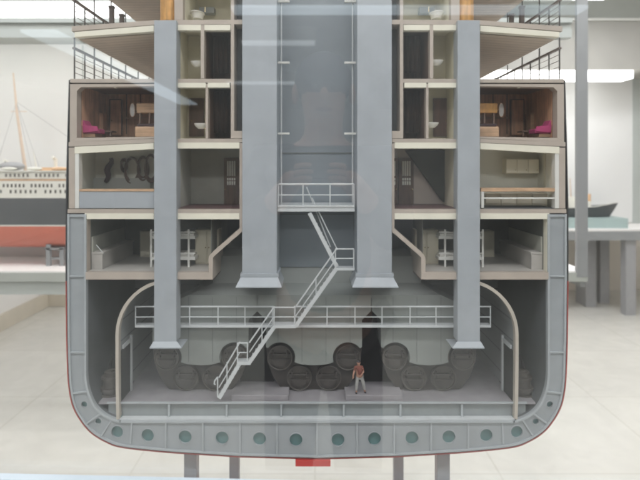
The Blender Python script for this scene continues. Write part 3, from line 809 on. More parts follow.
# ------------------------------------------------------------------ machinery at the bunkers
def pump(m, lb):
    c = MB(m); b = c.P(114, 394, 38)
    p = thing('pump', b, lb, 'pump', 'pumps beside the bunker arches')
    def cyl(y0, y1, r, nm, mt=IRONL, x=111.5, d=26, par=p):
        q = MB(m); return q.tube([q.P(x, y0, d), q.P(x, y1, d)], r * S, 20).build(nm, mt, par, smooth=True)
    cyl(397, 392.5, 11.5, 'base'); cyl(392.5, 389, 8.5, 'body'); cyl(389, 386, 11, 'flange'); cyl(386, 378, 8.5, 'body'); cyl(378, 375.4, 10, 'flange'); cyl(375.4, 371, 7, 'motor'); cyl(371, 369.6, 3, 'cap')
pump(False, 'grey brown stacked pump on the floor by the left bunker arch')
pump(True, 'grey brown stacked pump on the floor by the right bunker arch')
for m, lb in ((False, 'dark heap of coal against the left hull side'), (True, 'dark heap of coal against the right hull side')):
    o = MB(m); n = 26; k = 9; vs = []; rr = random.Random(5)
    c = o.P(90, 404.4, 62, True)
    for j in range(k):
        for i in range(n):
            q = PI * i / (n - 1) - PI / 2; t = j / (k - 1)
            rx = 25 * (1 - t) ** 1.15 * (1 + rr.uniform(-.1, .1)); ry = 46 * (1 - t) ** 1.1
            x = math.cos(q) * rx * (-1 if m else 1); y = math.sin(q) * ry
            vs.append(c + Vector((x, y, 30 * t + rr.uniform(-1, 1) * (0 if j == 0 else 1))) * S)
    fs = []
    for j in range(k - 1):
        for i in range(n - 1):
            a = j * n + i; fs.append([a, a + 1, a + n + 1, a + n])
        fs.append([j * n, (j + 1) * n, (j + 1) * n + n - 1, j * n + n - 1])
    fs.append(list(range(n)))
    o.add(vs, fs)
    tag(o.build('coal_heap', COAL), lb, 'coal heap', 'coal heaps in the bunkers')

# ------------------------------------------------------------------ the stoker
def skin_chain(H, name, verts, edges, radii, m, parent, sub=2):
    me = bpy.data.meshes.new(name)
    me.from_pydata([Vector(v) * H for v in verts], edges, [])
    o = bpy.data.objects.new(name, me); C.objects.link(o); o.parent = parent
    me.materials.append(m)
    sk = o.modifiers.new('skin', 'SKIN')
    for i, r in enumerate(radii): me.skin_vertices[0].data[i].radius = (r * H, r * H)
    me.skin_vertices[0].data[0].use_root = True
    s = o.modifiers.new('sub', 'SUBSURF'); s.levels = sub; s.render_levels = sub
    sk.use_smooth_shade = True
    return o
def stoker():
    H = 33.5 * S / 1.72       # metres per real metre
    base = I(359.5, 389.6, 14); base.z = W(0, 398.6, 0).z
    p = thing('person', base, 'small stoker figure in a red brown shirt and pale trousers standing between two boilers', 'person')
    def L(x, y, z): return base + Vector((x, y, z)) * H
    def chain(*a): return skin_chain(H, *a)
    # pelvis spine head, bent slightly forward and turned to the furnace on his right
    V = [(0, 0, .92), (-.02, -.02, 1.12), (-.04, -.05, 1.34), (-.045, -.06, 1.45), (-.05, -.09, 1.53), (-.055, -.10, 1.62), (-.055, -.10, 1.69),
         (-.21, -.06, 1.38), (-.30, -.12, 1.14), (-.36, -.30, 1.00), (-.37, -.36, .97),
         (.13, -.05, 1.38), (.20, -.10, 1.14), (.08, -.30, 1.05), (.03, -.35, 1.03),
         (-.10, 0, .86), (-.15, -.06, .50), (-.17, -.01, .10), (-.18, -.14, .035),
         (.10, 0, .86), (.20, -.02, .50), (.27, .08, .10), (.31, -.05, .035)]
    E = [(0, 1), (1, 2), (2, 3), (3, 4), (4, 5), (5, 6), (2, 7), (7, 8), (8, 9), (9, 10), (2, 11), (11, 12), (12, 13), (13, 14), (0, 15), (15, 16), (16, 17), (17, 18), (0, 19), (19, 20), (20, 21), (21, 22)]
    Rr = [.13, .13, .14, .06, .075, .095, .07, .065, .05, .036, .035, .065, .05, .036, .035, .09, .065, .045, .04, .09, .065, .045, .04]
    body = chain('body', V, E, Rr, SKIN, p)
    for hx, hy, hz, s in ((-.37, -.36, .97, -1), (.03, -.35, 1.03, 1)):
        for i in range(4):
            a = (i - 1.5) * .022
            ln = (.05, .06, .057, .042)[i]
            chain('finger', [(hx + a, hy + .01, hz - .01), (hx + a, hy - .04, hz - .015), (hx + a * 1.1, hy - .04 - ln * .5, hz - .035), (hx + a, hy - .03 - ln * .5, hz - .06)], [(0, 1), (1, 2), (2, 3)], [.012, .010, .009, .008], SKIN, body, 1)
        chain('thumb', [(hx + s * -.02, hy + .02, hz), (hx + s * -.05, hy - .02, hz + .005), (hx + s * -.045, hy - .055, hz - .02)], [(0, 1), (1, 2)], [.013, .011, .009], SKIN, body, 1)
    chain('shirt', [(0, 0, .90), (-.02, -.02, 1.12), (-.04, -.05, 1.34), (-.043, -.058, 1.43), (-.215, -.06, 1.385), (-.28, -.105, 1.19), (.135, -.05, 1.385), (.185, -.09, 1.19)],
          [(0, 1), (1, 2), (2, 3), (2, 4), (4, 5), (2, 6), (6, 7)], [.155, .155, .165, .085, .085, .068, .085, .068], SHIRT, p)
    chain('trousers', [(0, 0, .94), (-.10, 0, .84), (-.15, -.06, .50), (-.17, -.01, .12), (.10, 0, .84), (.20, -.02, .50), (.27, .08, .12)],
          [(0, 1), (1, 2), (2, 3), (0, 4), (4, 5), (5, 6)], [.15, .115, .09, .07, .115, .09, .07], PALECL, p)
    hx, hy, hz = -.055, -.10, 1.63
    def part(nm, c, r, m, sc=(1, 1, 1), par=p):
        b = MB(); b.ball(L(*c), r * H, 12, 8, sc); b.build(nm, m, par, smooth=True)
    part('hair', (hx, hy + .02, hz + .05), .098, DKCL, (1, 1.05, .75))
    part('nose', (hx, hy - .115, hz - .005), .02, SKIN, (.7, 1.2, 1.2))
    for s in (-1, 1):
        part('eye', (hx + s * .034, hy - .092, hz + .02), .012, DKCL)
        part('ear', (hx + s * .095, hy, hz), .028, SKIN, (.4, .8, 1.2))
        q = (-.18, -.09, .04) if s < 0 else (.30, 0, .04)
        part('shoe', q, .075, DKCL, (.75, 1.7, .55))
    part('mouth', (hx, hy - .094, hz - .05), .02, SHIRT, (1.4, .4, .35))
stoker()

# ------------------------------------------------------------------ stand under the model
sd = thing('model_stand', Vector((W(MID, 0, 0).x, Y0 + .2, .40)), 'four slim grey posts holding up the ship section from below', 'stand')
def hull_v(u):
    for i in range(len(outer) - 1):
        a, b = outer[i], outer[i + 1]
        if a[0] <= u <= b[0] and b[0] > a[0]: return a[1] + (b[1] - a[1]) * (u - a[0]) / (b[0] - a[0])
for u, d in ((187.5, 12), (204, 205)):
    for m in (False, True):
        w = 6.5; l = MB(m)
        l.wbox(0, 0, 0, 0, 0, 0) if False else None
        x0 = W(mirror(u + w) if m else u - w, 0, 0).x; x1 = W(mirror(u - w) if m else u + w, 0, 0).x
        l.wbox(x0, x1, Y0 + d * S, Y0 + (d + 13) * S, .40, W(0, hull_v(u - w) + 1.5, 0).z)
        l.build('leg', STEEL, sd, bevel=.6)

# ------------------------------------------------------------------ our glass screen and plinth
GLASS = glass('case_glass', .052)
def dust(m, amount):
    nt = m.node_tree; N = nt.nodes; L = nt.links
    out = N['Material Output']; src = out.inputs['Surface'].links[0].from_socket
    g = N.new('ShaderNodeNewGeometry'); mp = N.new('ShaderNodeMapping'); mp.inputs['Scale'].default_value = (3, 1, 1.4); mp.inputs['Rotation'].default_value = (0, .6, 0)
    no = N.new('ShaderNodeTexNoise'); no.inputs['Scale'].default_value = 2.2; no.inputs['Detail'].default_value = 7; no.inputs['Distortion'].default_value = .8
    L.new(g.outputs['Position'], mp.inputs[0]); L.new(mp.outputs[0], no.inputs['Vector'])
    r = N.new('ShaderNodeMapRange'); r.inputs[1].default_value = .35; r.inputs[2].default_value = .7; r.inputs[3].default_value = amount * .35; r.inputs[4].default_value = amount
    L.new(no.outputs['Fac'], r.inputs[0])
    d = N.new('ShaderNodeBsdfDiffuse'); d.inputs[0].default_value = (.80, .86, .90, 1)
    x = N.new('ShaderNodeMixShader'); L.new(r.outputs[0], x.inputs[0]); L.new(src, x.inputs[1]); L.new(d.outputs[0], x.inputs[2])
    L.new(x.outputs[0], out.inputs['Surface'])
dust(GLASS, .024)
YG = .80
gs = thing('glass_screen', Vector((0, YG, .42)), 'clear reflecting glass pane of the showcase in front of the ship section', 'glass pane')
pane = MB().wbox(-1.6, 1.6, YG, YG + .006, .44, 2.6).build('pane', GLASS, gs)
rl = MB(); a = -.0
zl = lambda x: ZH - .8 * (471.5 - 166 + (x / .8 * 554 + 315) * .0235) / 554
rl.add([(-1.6, YG - .02, zl(-1.6)), (1.6, YG - .02, zl(1.6)), (1.6, YG - .004, zl(1.6)), (-1.6, YG - .004, zl(-1.6)),
        (-1.6, YG - .02, zl(-1.6) - .03), (1.6, YG - .02, zl(1.6) - .03), (1.6, YG - .004, zl(1.6) - .03), (-1.6, YG - .004, zl(-1.6) - .03)],
       [[0, 1, 2, 3], [4, 5, 6, 7], [0, 1, 5, 4], [1, 2, 6, 5], [2, 3, 7, 6], [3, 0, 4, 7]])
BLUEW = mat('pale_blue_rail', (.58, .66, .73), .35, .03, 20)
rl.build('bottom_rail', BLUEW, gs)
PLW = mat('plinth_white', (.75, .74, .70), .5, .03, 10)
pl = MB().wbox(-1.6, 1.6, YG - .02, YG + 1.05, 0, .40).build('plinth', PLW, None)
tag(pl, 'low white plinth the model stand is fixed to, below the glass', 'plinth')
MB().wbox(-1.6, 1.6, YG - .01, YG + .02, .402, .44).build('sill', STEEL, gs)

# ------------------------------------------------------------------ the hall
def floor_mat():
    m = mat('polished_stone_floor', (.655, .64, .59), .24, .04, 1.2)
    nt = m.node_tree; N = nt.nodes; L = nt.links; b = N['Principled BSDF']
    src = b.inputs['Base Color'].links[0].from_socket
    g = N.new('ShaderNodeNewGeometry'); br = N.new('ShaderNodeTexBrick')
    br.offset = 0; br.inputs['Scale'].default_value = 1
    br.inputs['Brick Width'].default_value = .9; br.inputs['Row Height'].default_value = .9
    br.inputs['Mortar Size'].default_value = .006; br.inputs['Mortar Smooth'].default_value = .3
    br.inputs['Color1'].default_value = (1, 1, 1, 1); br.inputs['Color2'].default_value = (.96, .955, .95, 1); br.inputs['Mortar'].default_value = (.88, .87, .85, 1)
    L.new(g.outputs['Position'], br.inputs['Vector'])
    no = N.new('ShaderNodeTexNoise'); no.inputs['Scale'].default_value = 5; no.inputs['Detail'].default_value = 8; no.inputs['Distortion'].default_value = 1.5
    L.new(g.outputs['Position'], no.inputs['Vector'])
    r = N.new('ShaderNodeMapRange'); r.inputs[1].default_value = .35; r.inputs[2].default_value = .7; r.inputs[3].default_value = .95; r.inputs[4].default_value = 1.03
    L.new(no.outputs['Fac'], r.inputs[0])
    m1 = N.new('ShaderNodeMix'); m1.data_type = 'RGBA'; m1.blend_type = 'MULTIPLY'; m1.inputs[0].default_value = 1
    m2 = N.new('ShaderNodeMix'); m2.data_type = 'RGBA'; m2.blend_type = 'MULTIPLY'; m2.inputs[0].default_value = 1
    L.new(src, m1.inputs[6]); L.new(br.outputs['Color'], m1.inputs[7]); L.new(m1.outputs[2], m2.inputs[6]); L.new(r.outputs[0], m2.inputs[7])
    L.new(m2.outputs[2], b.inputs['Base Color'])
    return m
FLOORM = floor_mat()
WALLM = mat('hall_wall_paint', (.82, .77, .70), .7, .03, 3, .1)
WALLW = mat('white_wall_paint', (.84, .82, .80), .7, .02, 3, .1)
CEILM = mat('ceiling_paint', (.70, .70, .68), .8, .03, 3)
SKIRT = mat('beige_skirting', (.62, .56, .46), .5, .05, 6)
GREYF = mat('grey_case_frame', (.27, .28, .285), .4, .04, 10)
FASC = mat('grey_fascia', (.36, .35, .32), .6, .04, 6)
GREYLT = mat('light_grey_moulding', (.44, .47, .45), .5, .03, 6)
BACKP = mat('white_case_back', (.76, .76, .75), .6, .03, 2)
BASEG = mat('grey_green_edge', (.40, .42, .39), .5, .04, 8)
TEALB = mat('pale_teal_block', (.36, .46, .45), .5, .05, 8)
HX0, HX1, HY0, HY1, HZ = -6.0, 6.0, -15.0, 6.7, 3.2
struct(MB().wbox(HX0 - 1, HX1 + 1, HY0 - 1, HY1 + 1, -.1, 0).build('floor', FLOORM))
struct(MB().wbox(HX0 - 1, HX1 + 1, HY0 - 1, HY1 + 1, HZ, HZ + .1).build('ceiling', CEILM))
struct(MB().wbox(HX0, HX1, HY1, HY1 + .2, 0, HZ).build('wall', WALLM))
struct(MB().wbox(HX0, HX1, HY0 - .2, HY0, 0, HZ).build('wall', WALLM))
struct(MB().wbox(HX0 - .2, HX0, HY0 - .2, HY1 + .2, 0, HZ).build('wall', WALLM))
struct(MB().wbox(HX1, HX1 + .2, HY0 - .2, HY1 + .2, 0, HZ).build('wall', WALLM))
pw = thing('partition_wall', Vector((-2, 6, 0)), 'white partition wall with a beige skirting in the far left corner', 'wall')
MB().wbox(-3.3, -2.87, 2.4, 5.9, 0, HZ - .005).wbox(-2.87, -.3, 5.94, 6.3, 0, HZ - .005).build('wall_panel', WALLW, pw)
MB().wbox(-2.868, -2.84, 2.4, 5.9, .002, .15).wbox(-2.84, -.3, 5.9, 5.938, .002, .15).build('skirting', SKIRT, pw)

# long wall case with the liner model
cs = thing('wall_showcase', Vector((-.6, 3.2, 0)), 'long glazed showcase with grey frame holding the red hulled liner', 'showcase')
XL, XR, YF, YB = -2.8, 1.57, 3.2, 3.72
MB().wbox(XL, XR, YF, YB, .885, .893).build('case_floor', WALLW, cs)
MB().wbox(XL, XR, YF - .012, YB, .835, .8845).build('case_base', BASEG, cs)
MB().wbox(XL, 1.0, YF + .01, YB, .755, .834).build('base_apron', GREYLT, cs)
MB().wbox(XL, .3, YB, YB + .03, .76, 2.318).build('back_panel', BACKP, cs)
MB().wbox(-1.562, -1.556, YB - .003, YB, .9, 2.31).build('panel_joint', GREYLT, cs)
for x in (XR - .064,):
    MB().wbox(x, XR, YF - .014, YF + .010, .86, HZ - .01).build('corner_post', GREYF, cs)
MB().wbox(XR - .03, XR - .004, YF + .012, YB, .80, .8345).build('end_rail', GREYF, cs)
MB().wbox(XL, XR - .08, YF + .0, YF + .006, .894, 2.234).build('front_pane', glass('showcase_glass', .03), cs)
MB().wbox(XL, XR - .1, YF - .03, YF + .03, 2.235, 2.285).build('canopy_moulding', GREYLT, cs)
MB().wbox(XL, XR - .1, YF - .02, YF + .03, 2.286, 2.318).build('canopy_moulding', BASEG, cs)
MB().wbox(XL, XR - .1, YF - .04, YB + .03, 2.319, 2.345).build('canopy_moulding', GREYLT, cs)
CASEL = glow('canopy_light', (1, .99, .97), 1.6)
MB().wbox(XL, .9, YF - .03, YF + .3, 2.346, 2.44).build('canopy_light', CASEL, cs)
MB().wbox(XL, XR - .1, YF - .04, YB, 2.442, 2.6).build('canopy_top', GREYLT, cs)
for x in (-.9, .6):
    MB().wbox(x - .05, x + .05, 3.38, 3.48, 0, .754).build('leg', GREYF, cs)
# fill light added unseen behind the canopy moulding to brighten the case back
MB().wbox(XL + .1, .25, YF + .05, YF + .10, 2.296, 2.312).build('case_fill_light', glow('case_fill_light', (1, .98, .95), 16), cs)

# ship hulls
def hull_band(xs, z0, z1, half, yc, name, m, parent, nz=5):
    """xs: list of x; half(x,z) -> half breadth; z0/z1 may be functions of x"""
    f0 = z0 if callable(z0) else (lambda x: z0); f1 = z1 if callable(z1) else (lambda x: z1)
    b = MB(); n = len(xs); vs = []
    for x in xs:
        for s in (-1, 1):
            for k in range(nz + 1):
                z = f0(x) + (f1(x) - f0(x)) * k / nz
                vs.append((x, yc + s * max(.0015, half(x, z)), z))
    m_ = 2 * (nz + 1); fs = []
    for i in range(n - 1):
        a = i * m_; c = a + m_
        for k in range(nz):
            fs.append([a + k, c + k, c + k + 1, a + k + 1]); fs.append([a + nz + 1 + k, a + nz + 2 + k, c + nz + 2 + k, c + nz + 1 + k])
        fs.append([a, a + nz + 1, c + nz + 1, c]); fs.append([a + nz, c + nz, c + 2 * nz + 1, a + 2 * nz + 1])
    for a in (0, (n - 1) * m_):
        fs.append([a + k for k in range(nz + 1)] + [a + nz + 1 + k for k in range(nz, -1, -1)])
    b.add(vs, fs); return b.build(name, m, parent, smooth=True)
HRED = mat('liner_red_paint', (.56, .155, .10), .45, .05, 10)
HBLK = mat('liner_dark_paint', (.085, .09, .095), .4, .08, 10)
HWHT = mat('liner_white_paint', (.74, .73, .66), .5, .04, 10)
WINM = mat('liner_window', (.12, .11, .10), .3, .1, 10)
BUFF = mat('liner_buff_paint', (.70, .45, .26), .5, .05, 10)
ln = thing('ocean_liner_model', Vector((-1, 3.46, .95)), 'long ocean liner model with red bottom, dark hull and white decks in the wall showcase', 'ship model')
YS = 3.46
pxm = lambda y, Yd=3.36: 1.5 - (y - 166) / 554 * Yd
zK, zW, zD, zS = pxm(248), pxm(226), pxm(198), pxm(181)
def plan(x, a=-2.6, b=1.25):
    t = (x - a) / (b - a)
    if t < .18: return max(0, (t / .18)) ** .6
    if t > .72: return max(0, 1 - ((t - .72) / .28) ** 2)
    return 1
def half(x, z):
    t = min(1, max(0, (z - zK) / (zW - zK)))
    return .12 * plan(x) * (.45 + .55 * math.sqrt(max(0, 1 - (1 - t) ** 2)))
xs = [-2.6 + 3.85 * i / 60 for i in range(61)]
hull_band(xs, zK, zW, half, YS, 'hull_bottom', HRED, ln)
hull_band(xs, zW + .0005, zW + .008, half, YS, 'boot_line', HWHT, ln, 1)
hull_band(xs, zW + .0085, zD, half, YS, 'hull_side', HBLK, ln, 3)
hull_band(xs, zD + .0005, zS, half, YS, 'white_strake', HWHT, ln, 2)
MB().wbox(-2.3, .62, YS - .105, YS + .105, zS + .001, zS + .012).build('weather_deck', TAN, ln)
MB().wbox(-2.1, .45, YS - .10, YS + .10, zS + .0125, zS + .055).build('deckhouse', HWHT, ln)
MB().wbox(-2.1, .47, YS - .108, YS + .108, zS + .0555, zS + .063).build('boat_deck', HWHT, ln)
MB().wbox(-1.72, .2, YS - .07, YS + .07, zS + .0635, zS + .082).build('upper_house', BUFF, ln)
wmesh = None
def windows(x0, x1, z, w, h, step, y):
    global wmesh
    x = x0; i = 0
    while x < x1:
        i += 1
        if i % 7:
            o = MB().wbox(x, x + w, y - .0016, y + .001, z, z + h).build('window', WINM, ln) if wmesh is None else None
            if o is not None: wmesh = (o.data, x, z, o)
            else:
                o = bpy.data.objects.new('window', wmesh[0]); C.objects.link(o); o.parent = ln
                o.location = (x - wmesh[1], 0, z - wmesh[2])
        x += step
yS = YS - .12
windows(-2.05, -1.2, zD + .066, .011, .020, .024, yS)
windows(-2.05, -1.2, zD + .030, .011, .020, .030, yS)
windows(-2.05, -1.2, zS + .025, .011, .018, .026, YS - .10)
# lifeboats along the boat deck
for i in range(12):
    x = -2.02 + i * .155
    b = MB(); b.ball((x, YS - .085, zS + .075), .05, 14, 8, (1, .24, .2))
    b.build('lifeboat', HWHT if i % 3 else BUFF, ln, smooth=True)
# vents, funnel, masts
for x, h in ((-1.92, .05), (-1.62, .07), (-1.45, .06), (-1.38, .05)):
    MB().tube([(x, YS, zS + .064), (x, YS, zS + .064 + h), (x - .01, YS - .02, zS + .075 + h)], .011, 8).build('ventilator', HWHT, ln, smooth=True)
for x in (-.75, -.15):
    MB().tube([(x, YS, zS + .08), (x - .04, YS, zS + .33)], .07, 20).build('funnel', BUFF, ln, smooth=True)
z0 = zS + .012
MASTC = mat('mast_tan', (.66, .53, .42), .5)
mx = (22 - 315) / 554 * 3.46
MB().tube([(mx + .03, YS, z0), (mx - .03, YS, z0 + .40), (mx - .055, YS, z0 + .66)], [.011, .008, .004], 8).build('mast', MASTC, ln, smooth=True)
MB().tube([(mx - .07, YS, z0 + .42), (mx + .03, YS, z0 + .42)], .003, 6).build('yard', MASTC, ln, smooth=True)
for q, (xa, za) in enumerate(((mx + .14, z0 + .05), (mx + .09, z0 + .05), (mx - .14, z0 + .05), (mx + .6, z0 + .06))):
    MB().tube([(mx - .035, YS, z0 + .48), (xa, YS - .05, za)], .0012, 5).build('rigging', STEEL, ln)
MB().tube([(mx + .10, YS, z0), (mx + .07, YS, z0 + .18)], [.006, .003], 6).build('derrick', HWHT, ln, smooth=True)
MB().ball((mx - .04, YS - .04, zS + .09), .05, 14, 8, (1.6, .8, .55)).build('canvas_cover', STEEL, ln, smooth=True)
# cradles
cr = thing('ship_cradle', Vector((-1, YS, .893)), 'grey metal cradle posts that hold up the red hulled liner', 'cradle')
for x in (-1.62, -.4, .5):
    MB().wbox(x - .012, x + .012, YS - .10, YS - .08, .893, zK + .02).wbox(x + .07, x + .094, YS - .10, YS - .08, .893, zK + .004).wbox(x - .012, x + .094, YS - .085, YS - .075, .93, .942).wbox(x - .02, x + .1, YS - .1, YS + .1, zK - .012, zK - .001).build('cradle_post', GREYF, cr)

# far case on the right
fc = thing('far_showcase', Vector((2.4, 5.8, 0)), 'white lit showcase on a grey table at the far right', 'showcase')
FY = 5.55; k = FY / 554
fx = lambda x: (x - 315) * k
fz = lambda y: 1.5 - (y - 166) * k
MB().wbox(fx(430), fx(664), FY + .55, FY + .58, fz(228), fz(60)).build('back_panel', BACKP, fc)
MB().wbox(fx(430), fx(720), FY - .02, FY + .6, fz(231), fz(229)).build('case_floor', WALLW, fc)
MB().wbox(fx(430), fx(720), FY - .03, FY + .6, fz(240), fz(231.2)).build('table_apron', GREYF, fc)
for x in (626, 470):
    MB().wbox(fx(x), fx(x + 10), FY, FY + .1, 0, fz(240.1)).build('leg', STEEL, fc)
MB().wbox(fx(626), fx(636), FY + .5, FY + .6, 0, fz(240.1)).build('leg', STEEL, fc)
MB().wbox(fx(603), fx(614), FY + .35, FY + .58, 0, fz(240.1)).build('leg', STEEL, fc)
MB().wbox(fx(664), fx(672), FY + .54, FY + .59, fz(228.9), fz(70.7)).build('end_frame', GREYLT, fc)
MB().wbox(fx(430), fx(700), FY - .05, FY + .62, fz(70.6), fz(22.5)).build('fascia', FASC, fc)
MB().wbox(fx(430), fx(700), FY - .07, FY + .62, fz(22.2), fz(20)).build('fascia_lip', WHITE, fc)
MB().wbox(fx(430), fx(700), FY - .05, FY + .62, fz(19.8), HZ - .01).build('fascia_top', BASEG, fc)
MB().wbox(fx(430), fx(632), FY - .02, FY + .2, fz(78.4), fz(71)).build('canopy_light', glow('far_case_light', (1, 1, .98), 6), fc)
bs = MB().wbox(fx(520), fx(631), FY + .05, FY + .46, fz(228.8), fz(219)).build('display_block', TEALB)
tag(bs, 'pale teal block the dark ship model stands on', 'display block')
s2 = thing('dark_ship_model', Vector((fx(590), FY + .25, fz(219))), 'dark hulled ship model with a raked bow on the teal block at far right', 'ship model')
Y2 = FY + .22; kk = Y2 / 554
gx = lambda x: (x - 315) * kk; gz = lambda y: 1.5 - (y - 166) * kk
stem = lambda z: gx(608) + (z - gz(219)) / (gz(203) - gz(219)) * (gx(618) - gx(608))
zb = bs.location.z + (219 * 0) + (fz(219) - fz(228.8))
def sheer(x): 
    t = max(0, (x - gx(560)) / (gx(618) - gx(560))); return gz(208.5) + (gz(203) - gz(208.5)) * t ** 1.5
b = MB(); n = 30; nz = 6; vs = []
for i in range(n + 1):
    t = i / n
    for s in (-1, 1):
        for q in range(nz + 1):
            w = q / nz
            xe = stem(zb + (gz(203) - zb) * w); x = gx(500) + (xe - gx(500)) * t
            z = zb + .001 + (sheer(x) - zb) * w
            hb = .10 * (1 - t ** 5) * (.55 + .45 * w) + .002
            vs.append((x, Y2 + s * hb, z))
m_ = 2 * (nz + 1); fs = []
for i in range(n):
    a = i * m_; c = a + m_
    for q in range(nz):
        fs += [[a + q, c + q, c + q + 1, a + q + 1], [a + nz + 1 + q, a + nz + 2 + q, c + nz + 2 + q, c + nz + 1 + q]]
    fs += [[a, a + nz + 1, c + nz + 1, c], [a + nz, c + nz, c + 2 * nz + 1, a + 2 * nz + 1]]
for a in (0, n * m_): fs.append([a + q for q in range(nz + 1)] + [a + nz + 1 + q for q in range(nz, -1, -1)])
b.add(vs, fs).build('hull', HBLK, s2, smooth=True)
MB().wbox(gx(545), gx(588), Y2 - .06, Y2 + .06, gz(207.5), gz(201)).build('deckhouse', HWHT, s2)
MB().wbox(gx(552), gx(583), Y2 - .05, Y2 + .05, gz(200.9), gz(197)).build('bridge', HWHT, s2)
MB().tube([(gx(589), Y2, gz(206)), (gx(589), Y2, gz(194))], .018, 12).build('funnel', BUFF, s2, smooth=True)
MB().tube([(gx(571), Y2, gz(200)), (gx(570), Y2, gz(178))], [.008, .004], 6).build('mast', MASTC, s2, smooth=True)
MB().tube([(gx(500) , Y2 - .1, gz(207)), (gx(590), Y2 - .1, gz(206)), (gx(606), Y2 - .06, gz(203.6)), (gx(617), Y2, gz(202))], .004, 6).build('rail_line', HWHT, s2, smooth=True)

# ------------------------------------------------------------------ the photographer who is mirrored in the glass
def photographer():
    base = Vector((.03, -.36, 0))
    p = thing('person', base, 'photographer in dark clothes holding up a phone, dimly mirrored in the glass', 'person')
    ch = lambda *a: skin_chain(1, *a)
    V = [(0, 0, 1.0), (0, 0, 1.22), (0, .01, 1.48), (0, .0, 1.58), (0, .02, 1.68), (0, .03, 1.77), (0, .02, 1.86),
         (-.20, .01, 1.50), (-.27, .10, 1.24), (-.11, .28, 1.44), (-.085, .33, 1.475),
         (.20, .01, 1.50), (.25, .10, 1.24), (.09, .28, 1.44), (.055, .33, 1.475),
         (-.10, 0, .92), (-.12, .02, .52), (-.13, -.02, .10), (-.14, .12, .045), (.10, 0, .92), (.12, .02, .52), (.13, -.02, .10), (.14, .12, .045)]
    E = [(0, 1), (1, 2), (2, 3), (3, 4), (4, 5), (5, 6), (2, 7), (7, 8), (8, 9), (9, 10), (2, 11), (11, 12), (12, 13), (13, 14), (0, 15), (15, 16), (16, 17), (17, 18), (0, 19), (19, 20), (20, 21), (21, 22)]
    R = [.15, .14, .15, .06, .075, .095, .07, .065, .05, .036, .035, .065, .05, .036, .035, .09, .065, .045, .04, .09, .065, .045, .04]
    body = ch('body', V, E, R, SKIN, p)
    JAC = mat('dark_jacket_cloth', (.045, .048, .055), .85, .12, 40)
    ch('jacket', [(0, 0, .96), (0, 0, 1.22), (0, .01, 1.47), (0, .005, 1.56), (-.205, .01, 1.505), (-.275, .10, 1.235), (-.15, .24, 1.40), (.205, .01, 1.505), (.255, .10, 1.235), (.125, .24, 1.40)],
       [(0, 1), (1, 2), (2, 3), (2, 4), (4, 5), (5, 6), (2, 7), (7, 8), (8, 9)], [.19, .18, .19, .09, .09, .075, .055, .09, .075, .055], JAC, p)
    ch('trousers', [(0, 0, 1.0), (-.10, 0, .90), (-.12, .02, .52), (-.13, -.02, .11), (.10, 0, .90), (.12, .02, .52), (.13, -.02, .11)], [(0, 1), (1, 2), (2, 3), (0, 4), (4, 5), (5, 6)], [.17, .125, .095, .075, .125, .095, .075], DKCL, p)
    for s_, hx in ((-1, -.085), (1, .055)):
        for i in range(4):
            z = 1.50 - i * .019
            ln = (.052, .058, .054, .042)[i]
            ch('finger', [(hx, .325, z - .01), (hx - s_ * .0, .352, z), (hx - s_ * ln * .5, .366, z + .004), (hx - s_ * ln * .9, .364, z + .002)], [(0, 1), (1, 2), (2, 3)], [.0095, .009, .008, .007], SKIN, body, 1)
        ch('thumb', [(hx, .315, 1.47), (hx - s_ * .02, .325, 1.452), (hx - s_ * .045, .333, 1.46)], [(0, 1), (1, 2)], [.012, .0105, .009], SKIN, body, 1)
    def part(nm, c, r, m, sc=(1, 1, 1)):
        MB().ball(base + Vector(c), r, 16, 10, sc).build(nm, m, p, smooth=True)
    part('hair', (0, .01, 1.80), .108, DKCL, (.95, 1.05, .95))
    part('nose', (0, .135, 1.735), .02, SKIN, (.7, 1.1, 1.3)); part('mouth', (0, .115, 1.69), .022, SHIRT, (1.4, .4, .35))
    for s_ in (-1, 1):
        part('eye', (s_ * .034, .112, 1.765), .012, DKCL); part('ear', (s_ * .1, .03, 1.75), .03, SKIN, (.4, .8, 1.2)); part('shoe', (s_ * .14, .08, .05), .085, DKCL, (.6, 1.6, .58))
    ph = MB().wbox(-.062, .072, -.022, -.013, 1.462, 1.533).build('phone', BLACK, None, bevel=2)
    tag(ph, 'dark phone the mirrored photographer holds up in both hands', 'phone')
photographer()

# ------------------------------------------------------------------ ceiling luminaires of the hall, with bright fill lights added out of view
FILL = glow('fill_diffuser', (.97, .98, 1.0), 11)
TUBEF = glow('dim_fluorescent_diffuser', (.80, .92, 1.0), 1.9)
TUBEG = glow('dimmer_fluorescent_diffuser', (.9, .96, 1.0), 1.3)
def luminaire(x0, x1, y0, y1, lb, m=FILL, z=3.0):
    l = thing('ceiling_light', Vector(((x0 + x1) / 2, (y0 + y1) / 2, HZ)), lb, 'ceiling light', 'fluorescent ceiling lights of the hall')
    MB().wbox(x0 - .02, x1 + .02, y0 - .02, y1 + .02, z + .03, HZ - .002).build('housing', WHITE, l)
    MB().wbox(x0, x1, y0, y1, z, z + .029).build('diffuser', m, l)
Ym = lambda L: 2 * YG - L
luminaire(-.8, 2.6, Ym(5.5), Ym(5.5) + .24, 'long dim fluorescent ceiling light running across the hall, nearest behind the viewer', TUBEF)
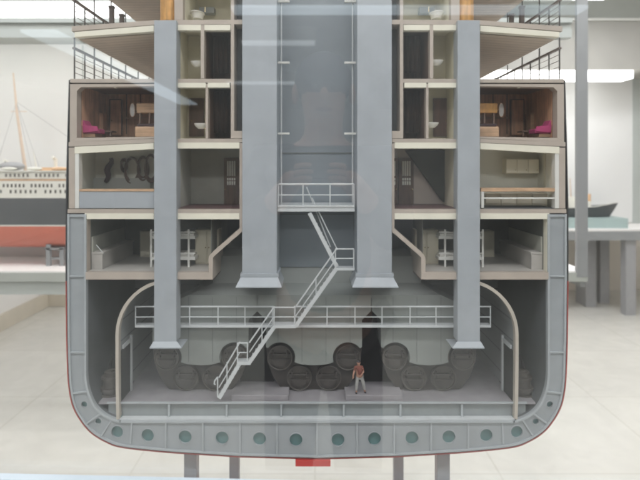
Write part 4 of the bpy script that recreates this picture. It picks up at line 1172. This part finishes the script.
luminaire(-.9, .0, Ym(6.9), Ym(6.9) + .16, 'short dim fluorescent ceiling light across the hall, second row behind the viewer', TUBEG)
luminaire(-1.6, .1, Ym(10.2), Ym(10.2) + .2, 'long dim fluorescent ceiling light across the far end of the hall', TUBEG)
luminaire(-3.3, -2.9, Ym(13.6), Ym(6.2), 'long dim fluorescent ceiling light running down the left side of the hall', TUBEF)
luminaire(-2.4, 2.4, -2.2, -1.9, 'added unseen ceiling fill light across the hall just behind the viewer')  # from here on, fill lights added unseen to brighten hall and model
luminaire(-1.8, 1.8, -.3, .1, 'added unseen ceiling fill light right above the viewer')
luminaire(-1.6, 1.5, 2.2, 2.6, 'added unseen ceiling fill light above the gap behind the ship section')
luminaire(2.2, 2.6, 1.0, 5.0, 'added unseen ceiling fill light running along the right aisle')
luminaire(-2.4, 3.6, 4.3, 4.6, 'added unseen ceiling fill light across the far end beyond the long showcase')
luminaire(-2.6, -2.2, .2, 2.6, 'added unseen ceiling fill light running along the left aisle')

# ------------------------------------------------------------------ world, camera, render
w = bpy.data.worlds.new('World'); scene.world = w; w.use_nodes = True
w.node_tree.nodes['Background'].inputs[0].default_value = (.8, .85, .9, 1)
w.node_tree.nodes['Background'].inputs[1].default_value = .2
cam = bpy.data.cameras.new('camera'); co = bpy.data.objects.new('camera', cam); C.objects.link(co)
co.location = (0, 0, ZH); co.rotation_euler = (PI / 2, 0, 0)
cam.sensor_width = 36; cam.lens = 36 * D0 / 640
cam.shift_x = (320 - CX) / 640; cam.shift_y = -(240 - 166) / 640
cam.clip_start = .02; cam.clip_end = 100
cam.dof.use_dof = True; cam.dof.focus_distance = Y0 + .02; cam.dof.aperture_fstop = 5.6
scene.camera = co
vs_ = scene.view_settings
vs_.view_transform = 'Standard'; vs_.look = 'None'; vs_.exposure = -0.08; vs_.gamma = 1
cy = scene.cycles
cy.use_denoising = True
cy.max_bounces = 10; cy.diffuse_bounces = 5; cy.glossy_bounces = 4; cy.transparent_max_bounces = 16
cy.caustics_reflective = False; cy.caustics_refractive = False
cy.sample_clamp_indirect = 6
cy.filter_width = 2.2
